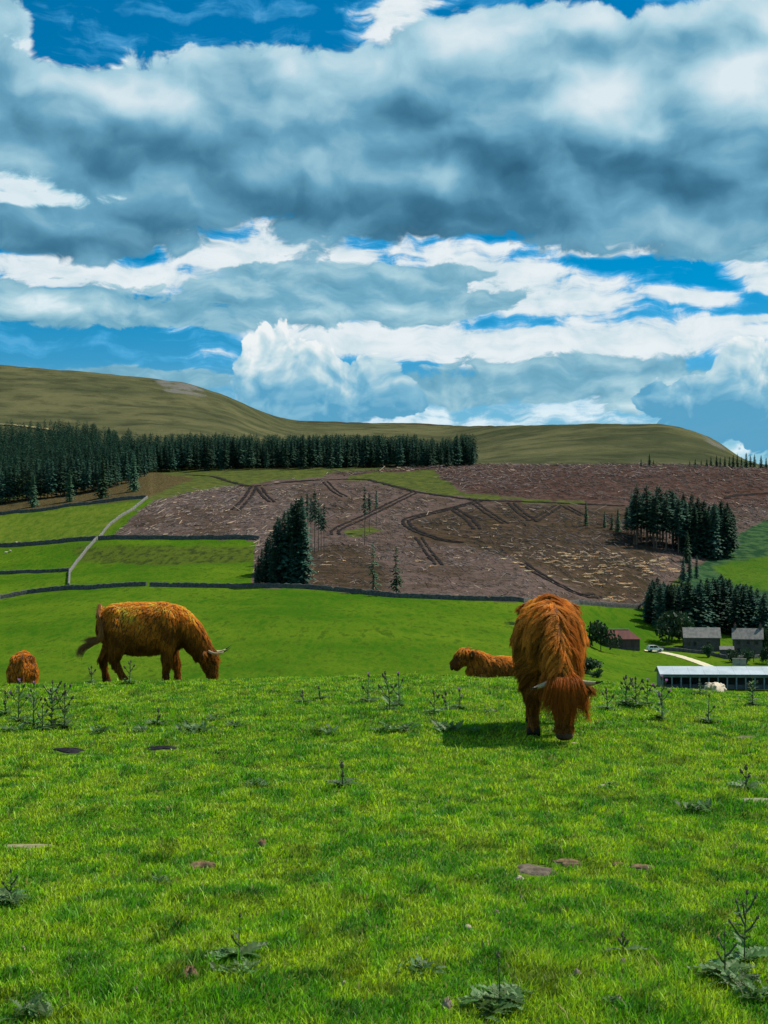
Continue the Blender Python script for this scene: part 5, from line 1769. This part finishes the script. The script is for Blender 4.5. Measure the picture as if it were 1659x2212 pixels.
def cow_rump():
    p = near_at(49, 28.8)
    e = empty('highland_cow', p, R(104), 0.96)
    me, feet = grazing_body(hind=((0.03, -0.03), (0.10, 0.02)), fore=(1.0, 1.1), fat=0.95)
    me.materials.append(HIDE)
    obj('body', me, e)
    hooves(e, feet)
    def tf(p):
        return np.full((len(p), 1), 0.85)
    coat(me, e, cow_len(0, 0.06, 0.12), 22000, 1600, 9, (0.70, 0.250, 0.028), rad=0.003, tint_fn=tf, spread=0.7)
    strands(e, 'tail_tuft', [[(-0.09, 0, 0.8), (-0.1, 0, 0.6), (-0.1, 0, 0.42), (-0.09, 0, 0.3)]], 160, 0.025, 0.003, (0.30, 0.11, 0.03), 3)
    horn(e, bez((1.62, -0.09, 0.50), (1.70, -0.22, 0.47), (1.8, -0.3, 0.46), (1.9, -0.32, 0.57)), 0.028)
    horn(e, bez((1.62, 0.09, 0.50), (1.70, 0.22, 0.47), (1.80, 0.3, 0.46), (1.9, 0.32, 0.57)), 0.028)
    eyes(e, [(1.665, -0.118, 0.37), (1.665, 0.118, 0.37)])
    tag(e, 'orange brown cow seen from behind, half hidden below the crest', 'cow')


def cow_lying():
    p = near_at(1046, 25.9)
    e = empty('highland_cow', p, R(176), 1.0)
    # x forward; chest at x = 0.15, rump at -1.25
    m = MB()
    loft(m, [((0.20, 0, 0.42), 0.05, 0.10), ((0.14, 0, 0.42), 0.15, 0.22), ((0.0, 0, 0.42), 0.24, 0.30), ((-0.25, 0, 0.40), 0.33, 0.335), ((-0.6, 0, 0.37), 0.38, 0.335), ((-0.9, 0, 0.37), 0.34, 0.33), ((-1.12, 0, 0.38), 0.24, 0.28), ((-1.25, 0, 0.40), 0.10, 0.14)], 20)
    # folded legs
    for s in (-1, 1):
        limb(m, [((-0.02, s * 0.2, 0.35), 0.13), ((0.12, s * 0.25, 0.14), 0.085), ((0.26, s * 0.24, 0.09), 0.065), ((0.16, s * 0.21, 0.05), 0.05), ((0.0, s * 0.2, 0.045), 0.045)])
        limb(m, [((-0.95, s * 0.22, 0.36), 0.2), ((-0.7, s * 0.36, 0.2), 0.13), ((-0.58, s * 0.42, 0.12), 0.08), ((-0.8, s * 0.44, 0.07), 0.055), ((-0.62, s * 0.45, 0.05), 0.05)])
    loft(m, [((-0.05, 0, 0.46), 0.20, 0.24), ((0.12, 0, 0.47), 0.17, 0.25), ((0.24, 0, 0.50), 0.12, 0.20), ((0.30, 0, 0.54), 0.08, 0.12)], 14)
    # neck and raised head looking ahead
    loft(m, [((-0.20, 0, 0.54), 0.18, 0.18), ((0.0, 0, 0.58), 0.17, 0.20), ((0.14, 0, 0.64), 0.15, 0.20), ((0.26, 0, 0.71), 0.12, 0.155)], 16)
    loft(m, [((0.25, 0, 0.83), 0.08, 0.07), ((0.29, 0, 0.80), 0.12, 0.12), ((0.36, 0, 0.735), 0.13, 0.16), ((0.44, 0, 0.655), 0.11, 0.145), ((0.51, 0, 0.59), 0.092, 0.12), ((0.56, 0, 0.545), 0.10, 0.115), ((0.595, 0, 0.515), 0.085, 0.095)], 14)
    for s in (-1, 1):
        loft(m, [((0.24, s * 0.10, 0.80), 0.025, 0.035), ((0.21, s * 0.18, 0.795), 0.04, 0.065), ((0.20, s * 0.25, 0.775), 0.035, 0.06), ((0.20, s * 0.29, 0.76), 0.012, 0.015)], 8, lat=(1, 0, 0))
    limb(m, [((-1.22, 0, 0.58), 0.045), ((-1.3, 0.05, 0.45), 0.04), ((-1.3, 0.14, 0.25), 0.033), ((-1.2, 0.26, 0.1), 0.025), ((-1.05, 0.35, 0.05), 0.02)], 8)
    me = melt(m)
    me.materials.append(HIDE)
    obj('body', me, e)
    def Lf(p):
        L = np.full(len(p), 0.085)
        L = np.where((p[:, 0] > 0.3) & (p[:, 2] > 0.45), 0.022, L)
        L = np.where((p[:, 0] > 0.2) & (p[:, 2] > 0.78), 0.13, L)
        L = np.where(np.abs(p[:, 1]) > 0.14, np.where(p[:, 2] > 0.7, 0.09, L), L)
        L = np.where((p[:, 0] > -0.1) & (p[:, 0] < 0.27) & (p[:, 2] > 0.4), 0.085, L)
        return L
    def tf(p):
        k = 0.60 + 0.55 * np.clip((p[:, 2] - 0.35) / 0.35, 0, 1) * (p[:, 0] < 0.2) + 0.15 * (p[:, 0] >= 0.2)  # lit top of the back painted as lighter hair
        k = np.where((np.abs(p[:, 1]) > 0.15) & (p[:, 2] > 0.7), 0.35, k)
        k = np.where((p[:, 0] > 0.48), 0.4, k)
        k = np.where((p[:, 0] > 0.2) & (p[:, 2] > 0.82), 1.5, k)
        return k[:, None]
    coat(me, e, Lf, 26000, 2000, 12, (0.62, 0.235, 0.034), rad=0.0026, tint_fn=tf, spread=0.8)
    eyes(e, [(0.40, -0.122, 0.755), (0.40, 0.122, 0.755)])
    MB().blob((0.60, 0, 0.53), (0.04, 0.088, 0.075), 10, 7).build('nose', NOSE, e, True)
    TAGM = plain('ear_tag', (0.75, 0.60, 0.05), None, 5, 0.5)
    MB().box(0.225, 0.235, 0.205, 0.245, 0.735, 0.785).build('ear_tag', TAGM, e)
    tag(e, 'brown cow lying behind the crest with its head raised', 'cow')


cow_side(); cow_front(); cow_rump(); cow_lying()

# sheep
WOOL = plain('wool', (0.66, 0.56, 0.42), (0.50, 0.42, 0.31), 9, 0.95, bmp=1.0, bdist=0.03)


def sheep_mesh(lying=True):
    m = MB()
    h = 0.30 if lying else 0.52
    loft(m, [((-0.50, 0, h), 0.06, 0.08), ((-0.42, 0, h), 0.19, 0.20), ((-0.15, 0, h), 0.25, 0.25), ((0.15, 0, h), 0.24, 0.25), ((0.36, 0, h + 0.02), 0.18, 0.21), ((0.46, 0, h + 0.04), 0.08, 0.10)], 16)
    r = random.Random(2)
    for k in range(34):
        a, t = r.uniform(0, math.pi), r.uniform(-0.42, 0.38)
        m.blob((t, 0.21 * math.cos(a), h + 0.20 * math.sin(a)), (0.075, 0.075, 0.07), 8, 6)
    loft(m, [((0.38, 0, h + 0.10), 0.09, 0.11), ((0.52, 0, h + 0.22), 0.075, 0.09), ((0.60, 0, h + 0.24), 0.07, 0.085), ((0.70, 0, h + 0.19), 0.05, 0.06), ((0.76, 0, h + 0.15), 0.035, 0.04)], 12)
    for s in (-1, 1):
        loft(m, [((0.56, s * 0.06, h + 0.28), 0.015, 0.02), ((0.54, s * 0.12, h + 0.28), 0.02, 0.03), ((0.53, s * 0.17, h + 0.26), 0.01, 0.012)], 8, lat=(1, 0, 0))
        for lx in (-0.33, 0.30):
            if lying:
                limb(m, [((lx, s * 0.17, 0.16), 0.075), ((lx + 0.1, s * 0.2, 0.06), 0.045), ((lx + 0.02, s * 0.2, 0.03), 0.03)])
            else:
                limb(m, [((lx, s * 0.12, h), 0.08), ((lx, s * 0.12, 0.25), 0.045), ((lx, s * 0.12, 0.0), 0.032)])
    me = melt(m, 0.02, 2)
    me.materials.append(WOOL)
    return me


e = empty('sheep', near_at(1543, 23.6) + Vector((0, 0, 0.0)), R(242), 0.56)
obj('body', sheep_mesh(True), e)
eyes(e, [(0.64, -0.055, 0.55), (0.64, 0.055, 0.55)], 0.012)
tag(e, 'cream sheep lying just over the crest before the long shed', 'sheep')
fs = sheep_mesh(False)
for i, (u, v) in enumerate([(13, 1197), (22, 1194), (36, 1176)]):
    q = hit(u, v)
    s = empty('sheep', q, R(40 + 90 * i), 1.25)
    obj('body', fs, s)
    eyes(s, [(0.64, -0.055, 0.77), (0.64, 0.055, 0.77)], 0.012)
    tag(s, 'tiny white sheep standing in a far walled field', 'sheep', 'far white sheep in a walled field')

# ------------------------------------------------------------------ thistles and weeds
STEM = leafy('thistle_stem', (0.060, 0.095, 0.035), (0.085, 0.110, 0.045), 6, 0.1)
TLEAF = leafy('thistle_leaf', (0.070, 0.150, 0.040), (0.125, 0.215, 0.070), 8, 0.35, rand=0.35)
BULB = plain('thistle_bulb', (0.080, 0.085, 0.045), (0.120, 0.110, 0.065), 20, 0.9)
PURPLE = leafy('thistle_floret', (0.42, 0.16, 0.46), (0.55, 0.28, 0.58), 20, 0.3)
DEADHEAD = plain('thistle_seed', (0.26, 0.19, 0.15), (0.16, 0.11, 0.08), 20, 0.95)


def leaf_mesh(seed, L=1.0):
    """spiny, folded, lobed leaf along +x"""
    r = random.Random(seed)
    V, F = [], []
    n = 6
    for i in range(n + 1):
        t = i / n
        w = 0.17 * math.sin(math.pi * min(1, t * 0.9 + 0.08)) ** 0.8
        zc = 0.10 * math.sin(t * 2.2) - 0.20 * t * t
        V += [(t, 0, zc)]
    for s in (-1, 1):
        for i in range(n):
            t0, t1 = i / n, (i + 1) / n
            tm = (t0 + t1) / 2 + 0.06
            w = (0.24 * math.sin(math.pi * (0.12 + 0.8 * tm)) + 0.02) * r.uniform(0.75, 1.25)
            zc = 0.10 * math.sin(tm * 2.2) - 0.20 * tm * tm
            b = len(V)
            V += [(tm + 0.05, s * w, zc + 0.10 * w + r.uniform(0, 0.06)), (tm + 0.13, s * w * 0.45, zc + 0.03)]
            F += [(i, i + 1, b) if s > 0 else (i + 1, i, b), (i + 1, b + 1, b) if s > 0 else (b + 1, i + 1, b)]
    m = MB().add(V, F)
    return m.mesh('leaf', TLEAF)


LEAVES = [leaf_mesh(s) for s in range(4)]
BULB_ME = MB().blob((0, 0, 0.014), (0.0135, 0.0135, 0.017), 9, 6, 0.12, 1).mesh('flower_head', BULB, False)


def floret_mesh(mat, flare, hgt, name):
    V, F = [], []
    n = 22
    for k in range(n):
        a = 2 * math.pi * k / n
        r1 = flare * (0.55 + 0.45 * ((k * 7) % 5) / 4)
        z1 = 0.028 + hgt * (0.7 + 0.3 * ((k * 3) % 4) / 3)
        c, s = math.cos(a), math.sin(a)
        b = len(V)
        V += [(0.006 * c, 0.006 * s, 0.024), (r1 * c - 0.0035 * s, r1 * s + 0.0035 * c, z1), (r1 * c + 0.0035 * s, r1 * s - 0.0035 * c, z1)]
        F.append((b, b + 1, b + 2))
    return MB().add(V, F).mesh(name, mat)


FLOWER_ME = floret_mesh(PURPLE, 0.017, 0.018, 'florets')
SEED_ME = floret_mesh(DEADHEAD, 0.010, 0.010, 'seed_tuft')


def place_leaf(parent, p, az, tilt, L, seed):
    o = obj('leaf', LEAVES[seed % 4], parent, p)
    o.rotation_euler = (random.Random(seed).uniform(-0.4, 0.4), -tilt, az)
    o.scale = (L, L, L)
    return o


def thistle(p, h, label, heads=3, purple=1, seed=0, branches=3, group=None, bushy=1.0, lean=0.0, rosette=5):
    r = random.Random(seed)
    e = empty('thistle', p, r.uniform(0, 6.28))
    top = Vector((r.uniform(-0.06, 0.06) * h + lean, r.uniform(-0.06, 0.06) * h, h))
    def at(t): return Vector((top.x * t * t, top.y * t * t, h * t))
    m = MB().tube([at(i / 5) for i in range(6)], [(0.007 - 0.0008 * i) * (0.5 if p.y < 9 else 1.0) for i in range(6)], 6)
    tips = [(top, Vector((top.x, top.y, h)).normalized())]
    for k in range(branches):
        t0 = 0.35 + 0.5 * k / max(1, branches)
        a = k * 2.4 + r.uniform(-0.4, 0.4)
        L = h * r.uniform(0.28, 0.45) * (1.15 - t0 * 0.5)
        b0 = at(t0)
        d = Vector((math.cos(a) * 0.55, math.sin(a) * 0.55, 0.85)).normalized()
        b1 = b0 + Vector((math.cos(a) * 0.6, math.sin(a) * 0.6, 0.45)) * L * 0.5
        b2 = b1 + d * L * 0.55
        m.tube([b0, b1, b2], [0.0055, 0.0045, 0.0035], 5)
        tips.append((b2, d))
        if r.random() < 0.7:
            place_leaf(e, b1, a + r.uniform(-1, 1), 0.4, h * 0.16, seed + k)
    m.build('stem', STEM, e)
    nl = int((7 + h * 16) * bushy)
    for k in range(nl):
        t = 0.05 + 0.85 * k / nl
        place_leaf(e, at(t), k * 2.4 + r.uniform(-0.3, 0.3), 0.35 + r.uniform(-0.2, 0.35), min(h, 0.45) * (0.34 - 0.18 * t) * r.uniform(0.7, 1.2), seed * 3 + k)
    rosette = int(rosette * 2.4)
    for k in range(rosette):
        place_leaf(e, Vector((0, 0, 0.012)), k * 6.28 / rosette + r.uniform(-0.3, 0.3), 0.18 + r.uniform(-0.1, 0.2), r.uniform(0.07, 0.15), seed * 5 + k)
    n = 0
    for k, (tp, d) in enumerate(tips):
        for j in range(max(1, heads // len(tips))):
            o = obj('flower_head', BULB_ME, e, tp + Vector((r.uniform(-0.02, 0.02), r.uniform(-0.02, 0.02), r.uniform(-0.015, 0.01))) * j)
            o.rotation_euler = d.to_track_quat('Z', 'Y').to_euler()
            s = r.uniform(0.9, 1.25) * (0.45 if p.y < 9 else 1.0); o.scale = (s,) * 3
            obj('floret' if n < purple else 'seed_tuft', FLOWER_ME if n < purple else SEED_ME, o)
            n += 1
    tag(e, label, 'thistle', group)
    return e


def npx(u, v, px):
    p = near(u, v)
    return p, px / FP * p.y


TH = [
    (40, 1560, 92, 'purple flowering thistle at one end of the tall clump by the half hidden cow', dict(heads=4, purple=3, branches=3)),
    (72, 1568, 98, 'tall thistle with one purple head amid the clump by the half hidden cow', dict(heads=4, purple=1, branches=3)),
    (112, 1574, 108, 'big branching thistle gone to dark seed heads in the left clump', dict(heads=12, purple=0, branches=8)),
    (140, 1574, 100, 'dark seeding thistle at the right edge of the left clump', dict(heads=10, purple=0, branches=6)),
    (92, 1578, 55, 'low leafy thistle at the foot of the left clump', dict(heads=2, purple=0, branches=2, bushy=1.6)),
    (12, 1545, 50, 'leafy thistle half grown beside the half hidden cow', dict(heads=2, purple=0, branches=2, bushy=1.5)),
    (198, 1478, 38, 'dark downy thistle by the hind hooves of the side on cow', dict(heads=4, purple=0, branches=4, bushy=1.3)),
    (280, 1476, 50, 'seeding thistle between the legs of the side on cow', dict(heads=5, purple=0, branches=4)),
    (795, 1518, 62, 'slender purple topped thistle in mid pasture between two cows', dict(heads=2, purple=1, branches=1)),
    (842, 1536, 88, 'tall leaning thistle with dark buds in mid pasture', dict(heads=5, purple=0, branches=4, lean=0.06)),
    (862, 1526, 74, 'thistle with a purple bud close beside the tall leaning one', dict(heads=3, purple=1, branches=2)),
    (938, 1542, 46, 'short brown headed thistle before the lying cow', dict(heads=3, purple=0, branches=2)),
    (964, 1538, 40, 'small seeding thistle between a brown and a purple one', dict(heads=2, purple=0, branches=2)),
    (992, 1530, 40, 'small purple thistle before the lying cow', dict(heads=2, purple=2, branches=1)),
    (1312, 1534, 46, 'small grey thistle right of the head of the front cow', dict(heads=4, purple=0, branches=3)),
    (1352, 1522, 62, 'bushy grey thistle with seed heads right of the front cow', dict(heads=8, purple=0, branches=6, bushy=1.4)),
    (1374, 1526, 64, 'bushy thistle in the middle of the group right of the front cow', dict(heads=8, purple=0, branches=6, bushy=1.4)),
    (1398, 1524, 56, 'thistle with a faded purple head beside the flowering one', dict(heads=5, purple=1, branches=4)),
    (1430, 1556, 98, 'tall thistle with bright purple heads in front of the long shed', dict(heads=6, purple=5, branches=4)),
    (1530, 1560, 60, 'thin pale thistle stem below the cream sheep', dict(heads=2, purple=0, branches=1, bushy=1.2)),
    (1626, 1526, 66, 'big leafy green thistle at the edge before the long shed', dict(heads=0, purple=0, branches=3, bushy=2.2)),
    (1512, 1502, 32, 'leafy young thistle on the crest beside the cream sheep', dict(heads=1, purple=0, branches=1, bushy=2.0)),
    (340, 1566, 30, 'low thistle plant under the grazing cow on the open pasture', dict(heads=1, purple=0, branches=1, bushy=1.6)),
    (690, 1512, 26, 'small green thistle far out on the crest in mid pasture', dict(heads=1, purple=0, branches=1, bushy=1.5)),
    (655, 1520, 24, 'tiny thistle left of the small green one on the crest', dict(heads=1, purple=0, branches=1, bushy=1.5)),
    (740, 1700, 46, 'small dark thistle standing alone on open grass', dict(heads=1, purple=0, branches=1, bushy=1.3)),
    (516, 2074, 120, 'spindly bare thistle stem behind the dark rosette with brown dung', dict(heads=1, purple=0, branches=1, bushy=0.5)),
    (1080, 2170, 130, 'single thin thistle stem with one bud rising from spread leaves', dict(heads=1, purple=0, branches=0, bushy=0.5, rosette=9)),
    (1608, 2080, 190, 'tall straggling thistle above the big corner clump', dict(heads=3, purple=0, branches=5, bushy=0.8)),
    (1566, 2110, 110, 'brown stemmed thistle at the left of the big corner clump', dict(heads=2, purple=0, branches=3, bushy=0.9)),
    (1346, 2060, 46, 'brown dead twiggy thistle beside a small stone', dict(heads=2, purple=0, branches=3, bushy=0.3, rosette=1)),
    (1612, 1706, 48, 'dark leafy thistle above the pale bare strip', dict(heads=1, purple=0, branches=2, bushy=1.5)),
    (24, 1950, 86, 'pale leafy thistle standing over its dark base leaves', dict(heads=1, purple=0, branches=2, bushy=1.6)),
]
for i, (u, v, px, lab, kw) in enumerate(TH):
    p, h = npx(u, v, px)
    thistle(p, h * (0.9 if p.y > 9 else 0.78), lab, seed=i + 1, **kw)


def rosette(u, v, wpx, label, seed, n=14, tall=0.3):
    p, w = npx(u, v, wpx)
    r = random.Random(seed)
    e = empty('thistle_rosette', p, r.uniform(0, 6.28))
    for k in range(n):
        q = Vector((r.gauss(0, 0.20), r.gauss(0, 0.20), 0.0)) * w
        q.z = 0.015
        place_leaf(e, q, k * 2.4 + r.uniform(-0.4, 0.4), tall + r.uniform(-0.2, 0.6), w * r.uniform(0.18, 0.36), seed * 11 + k)
    tag(e, label, 'weed')


RO = [(455, 1556, 56, 'dark thistle rosette nearest the crest in the group of three under the grazing cow'), (415, 1584, 84, 'wide thistle rosette in front of two smaller ones on the slope'), (508, 1570, 44, 'small dark rosette at the right end of the group of three'),
      (704, 1586, 62, 'grey green rosette alone on mid pasture'), (858, 1580, 84, 'flat spreading rosette before the tall leaning thistle'), (966, 1580, 84, 'dark rosette by the shadow of the front cow'), (1026, 1582, 40, 'small rosette in the shadow of the front cow'),
      (1508, 1752, 92, 'blue green rosette alone below the pale bare strip'), (1590, 2130, 130, 'big dark clump of thistle leaves in the pasture corner'), (1640, 2160, 120, 'grey green thistle leaves under the big corner clump'),
      (510, 2108, 100, 'dark rosette with shadow beside brown dung'), (28, 1956, 70, 'dark base leaves under the pale leafy thistle'), (552, 1700, 62, 'low dark rosette in two tufts on open grass'), (1070, 2186, 150, 'long leaved rosette under the single thin stem'),
      (1322, 2172, 50, 'small fresh rosette beside a grey stone'), (905, 2100, 90, 'sparse grey green rosette on the near grass'), (70, 2198, 130, 'pale leafy rosette at the near left of the pasture'), (345, 1910, 60, 'dark grassy rosette below the dry brown dung'), (1320, 1700, 34, 'tiny rosette beside a flat pale stone'),
      (300, 1582, 60, 'low green rosette before the left thistle clump'), (210, 1585, 70, 'spreading rosette just right of the left thistle clump'), (20, 1580, 60, 'dark rosette at the foot of the purple flowering thistle'), (1060, 1540, 40, 'little rosette before the lying cow')]
for i, (u, v, w, lab) in enumerate(RO):
    rosette(u, v, w, lab, i + 31, n=34 if w > 70 else 22)

# ------------------------------------------------------------------ dung, stones, bare soil
DUNG = plain('fresh_dung', (0.006, 0.006, 0.008), (0.020, 0.019, 0.021), 14, 0.9, bmp=1.0, bdist=0.03, spec=0.1)
DRYD = plain('dry_dung', (0.20, 0.130, 0.06), (0.065, 0.045, 0.024), 16, 0.95, bmp=1.0, bdist=0.02)
SOIL = plain('bare_soil', (0.17, 0.135, 0.095), (0.075, 0.058, 0.040), 12, 0.95, bmp=1.0, bdist=0.03)
PALE = plain('pale_stone', (0.46, 0.39, 0.29), (0.32, 0.27, 0.21), 14, 0.9, bmp=0.6, bdist=0.01)
GREY = plain('grey_stone', (0.24, 0.20, 0.14), (0.14, 0.115, 0.08), 14, 0.9, bmp=0.6, bdist=0.01)


def lump(name, u, v, wpx, hgt, depth, mat, label, cat, seed, jit=0.22, group=None, flat=True):
    p, w = npx(u, v, wpx)
    r = np.random.default_rng(seed)
    nr, na = 7, 22
    V = [(0, 0, hgt)]
    ph = r.random(6) * 6.28
    for i in range(1, nr + 1):
        t = i / nr
        for k in range(na):
            a = 2 * math.pi * k / na
            rad = t * (1 + jit * (0.6 * math.sin(2 * a + ph[0]) + 0.5 * math.sin(3 * a + ph[1]) + 0.35 * math.sin(5 * a + ph[2])))
            z = hgt * (1 - t ** (2.6 if flat else 2)) * (1 + r.uniform(-0.35, 0.35)) if i < nr else -0.02
            V.append((rad * w / 2, 0, 0)[0:0] + (rad * w / 2 * math.cos(a), rad * w / 2 * depth * math.sin(a), z))
    F = [(0, 1 + k, 1 + (k + 1) % na) for k in range(na)]
    for i in range(nr - 1):
        a0, b0 = 1 + i * na, 1 + (i + 1) * na
        F += [(a0 + k, b0 + k, b0 + (k + 1) % na, a0 + (k + 1) % na) for k in range(na)]
    o = MB().add(V, F).build(name, mat, None, True, (p.x, p.y, p.z))
    tag(o, label, cat, group)


lump('dung_pat', 150, 1622, 76, 0.022, 1.0, DUNG, 'flat dark dung pat below the left thistle clump', 'dung', 1, 0.4)
lump('dung_pat', 349, 1617, 68, 0.02, 1.0, DUNG, 'flat dark dung pat on open grass under the side on cow', 'dung', 2, 0.42)
lump('dung_pat', 436, 1872, 62, 0.026, 0.9, DRYD, 'dry crumbling brown dung pat on the near left grass', 'dung', 3, 0.35)
lump('dung_pat', 410, 2112, 44, 0.04, 0.9, DRYD, 'brown crusted dung heap beside the dark rosette', 'dung', 4, 0.35)
lump('dung_pat', 566, 1829, 26, 0.04, 0.9, DRYD, 'small dry dung crumb on mid left grass', 'dung', 5, 0.35)
lump('soil_patch', 1152, 1880, 88, 0.018, 1.2, SOIL, 'grey bare soil patch, largest of those on the right grass', 'soil', 6, 0.3)
lump('soil_patch', 1225, 1863, 70, 0.014, 0.8, DRYD, 'dark scraped soil patch behind the largest grey one', 'soil', 7, 0.4)
lump('soil_patch', 1388, 1874, 52, 0.014, 0.9, DRYD, 'dark soil patch on the grass right of the largest grey one', 'soil', 8, 0.4)
lump('soil_patch', 1336, 1868, 34, 0.012, 0.8, DRYD, 'small dark scrape between two larger soil patches', 'soil', 9, 0.4)
lump('soil_patch', 1626, 1728, 90, 0.008, 0.5, plain('dry_pale_soil', (0.26, 0.25, 0.17), (0.13, 0.14, 0.08), 12), 'pale bare strip of dry ground at the pasture edge', 'soil', 10, 0.3)
lump('soil_patch', 1610, 1594, 50, 0.012, 0.8, SOIL, 'thin grey bare patch on the slope before the long shed', 'soil', 11, 0.3)
lump('soil_patch', 60, 1828, 110, 0.008, 0.5, plain('dry_thatch', (0.26, 0.24, 0.12), (0.16, 0.15, 0.07), 16), 'dry thatchy strip in the grass at the left edge', 'soil', 12, 0.3)
for i, (u, v, w, hgt, mt, lab) in enumerate([
    (1012, 2006, 26, 0.035, PALE, 'cream stone on near grass below a grey one'), (1073, 1976, 22, 0.04, GREY, 'grey stone just above the cream one'), (1122, 1900, 30, 0.04, PALE, 'pale crusty stone below the largest soil patch'), (1237, 2006, 13, 0.025, PALE, 'tiny pale stone on the right grass'),
    (1246, 2110, 28, 0.055, GREY, 'rounded grey brown stone on the near right grass'), (1346, 2084, 24, 0.05, GREY, 'dark stone at the foot of the dead twiggy thistle'), (966, 2178, 36, 0.07, GREY, 'rough brown grey stone at the nearest grass'), (1336, 2166, 30, 0.05, GREY, 'grey stone behind the small fresh rosette'),
    (1302, 1699, 26, 0.03, PALE, 'flat pale stone beside the tiny rosette'), (1554, 1580, 16, 0.035, PALE, 'white stone on the slope below the cream sheep'), (1240, 1606, 24, 0.02, PALE, 'flat pale stone under the nose of the front cow'), (1096, 1922, 10, 0.03, GREY, 'small dark stone among crumbs below the soil patch'),
    (1126, 1940, 12, 0.03, GREY, 'second dark crumb stone below the soil patch'), (1145, 1916, 10, 0.025, DRYD, 'brown crumb stone below the soil patch'), (292, 2145, 22, 0.045, GREY, 'half buried stone on the near left grass'), (744, 2128, 18, 0.03, PALE, 'pale splinter of stone on near middle grass'),
    (50, 2052, 14, 0.03, PALE, 'tiny pinkish stone on the near left grass'), (1082, 1878, 12, 0.03, GREY, 'little stone left of the largest soil patch'), (850, 1640, 9, 0.025, DRYD, 'small dark clod in mid pasture'), (1380, 1782, 14, 0.03, DRYD, 'dark clod below the blue green rosette')]):
    lump('stone', u, v, w * 0.85, hgt * 0.5, 0.8, mt, lab, 'stone', 40 + i, 0.15, flat=False)
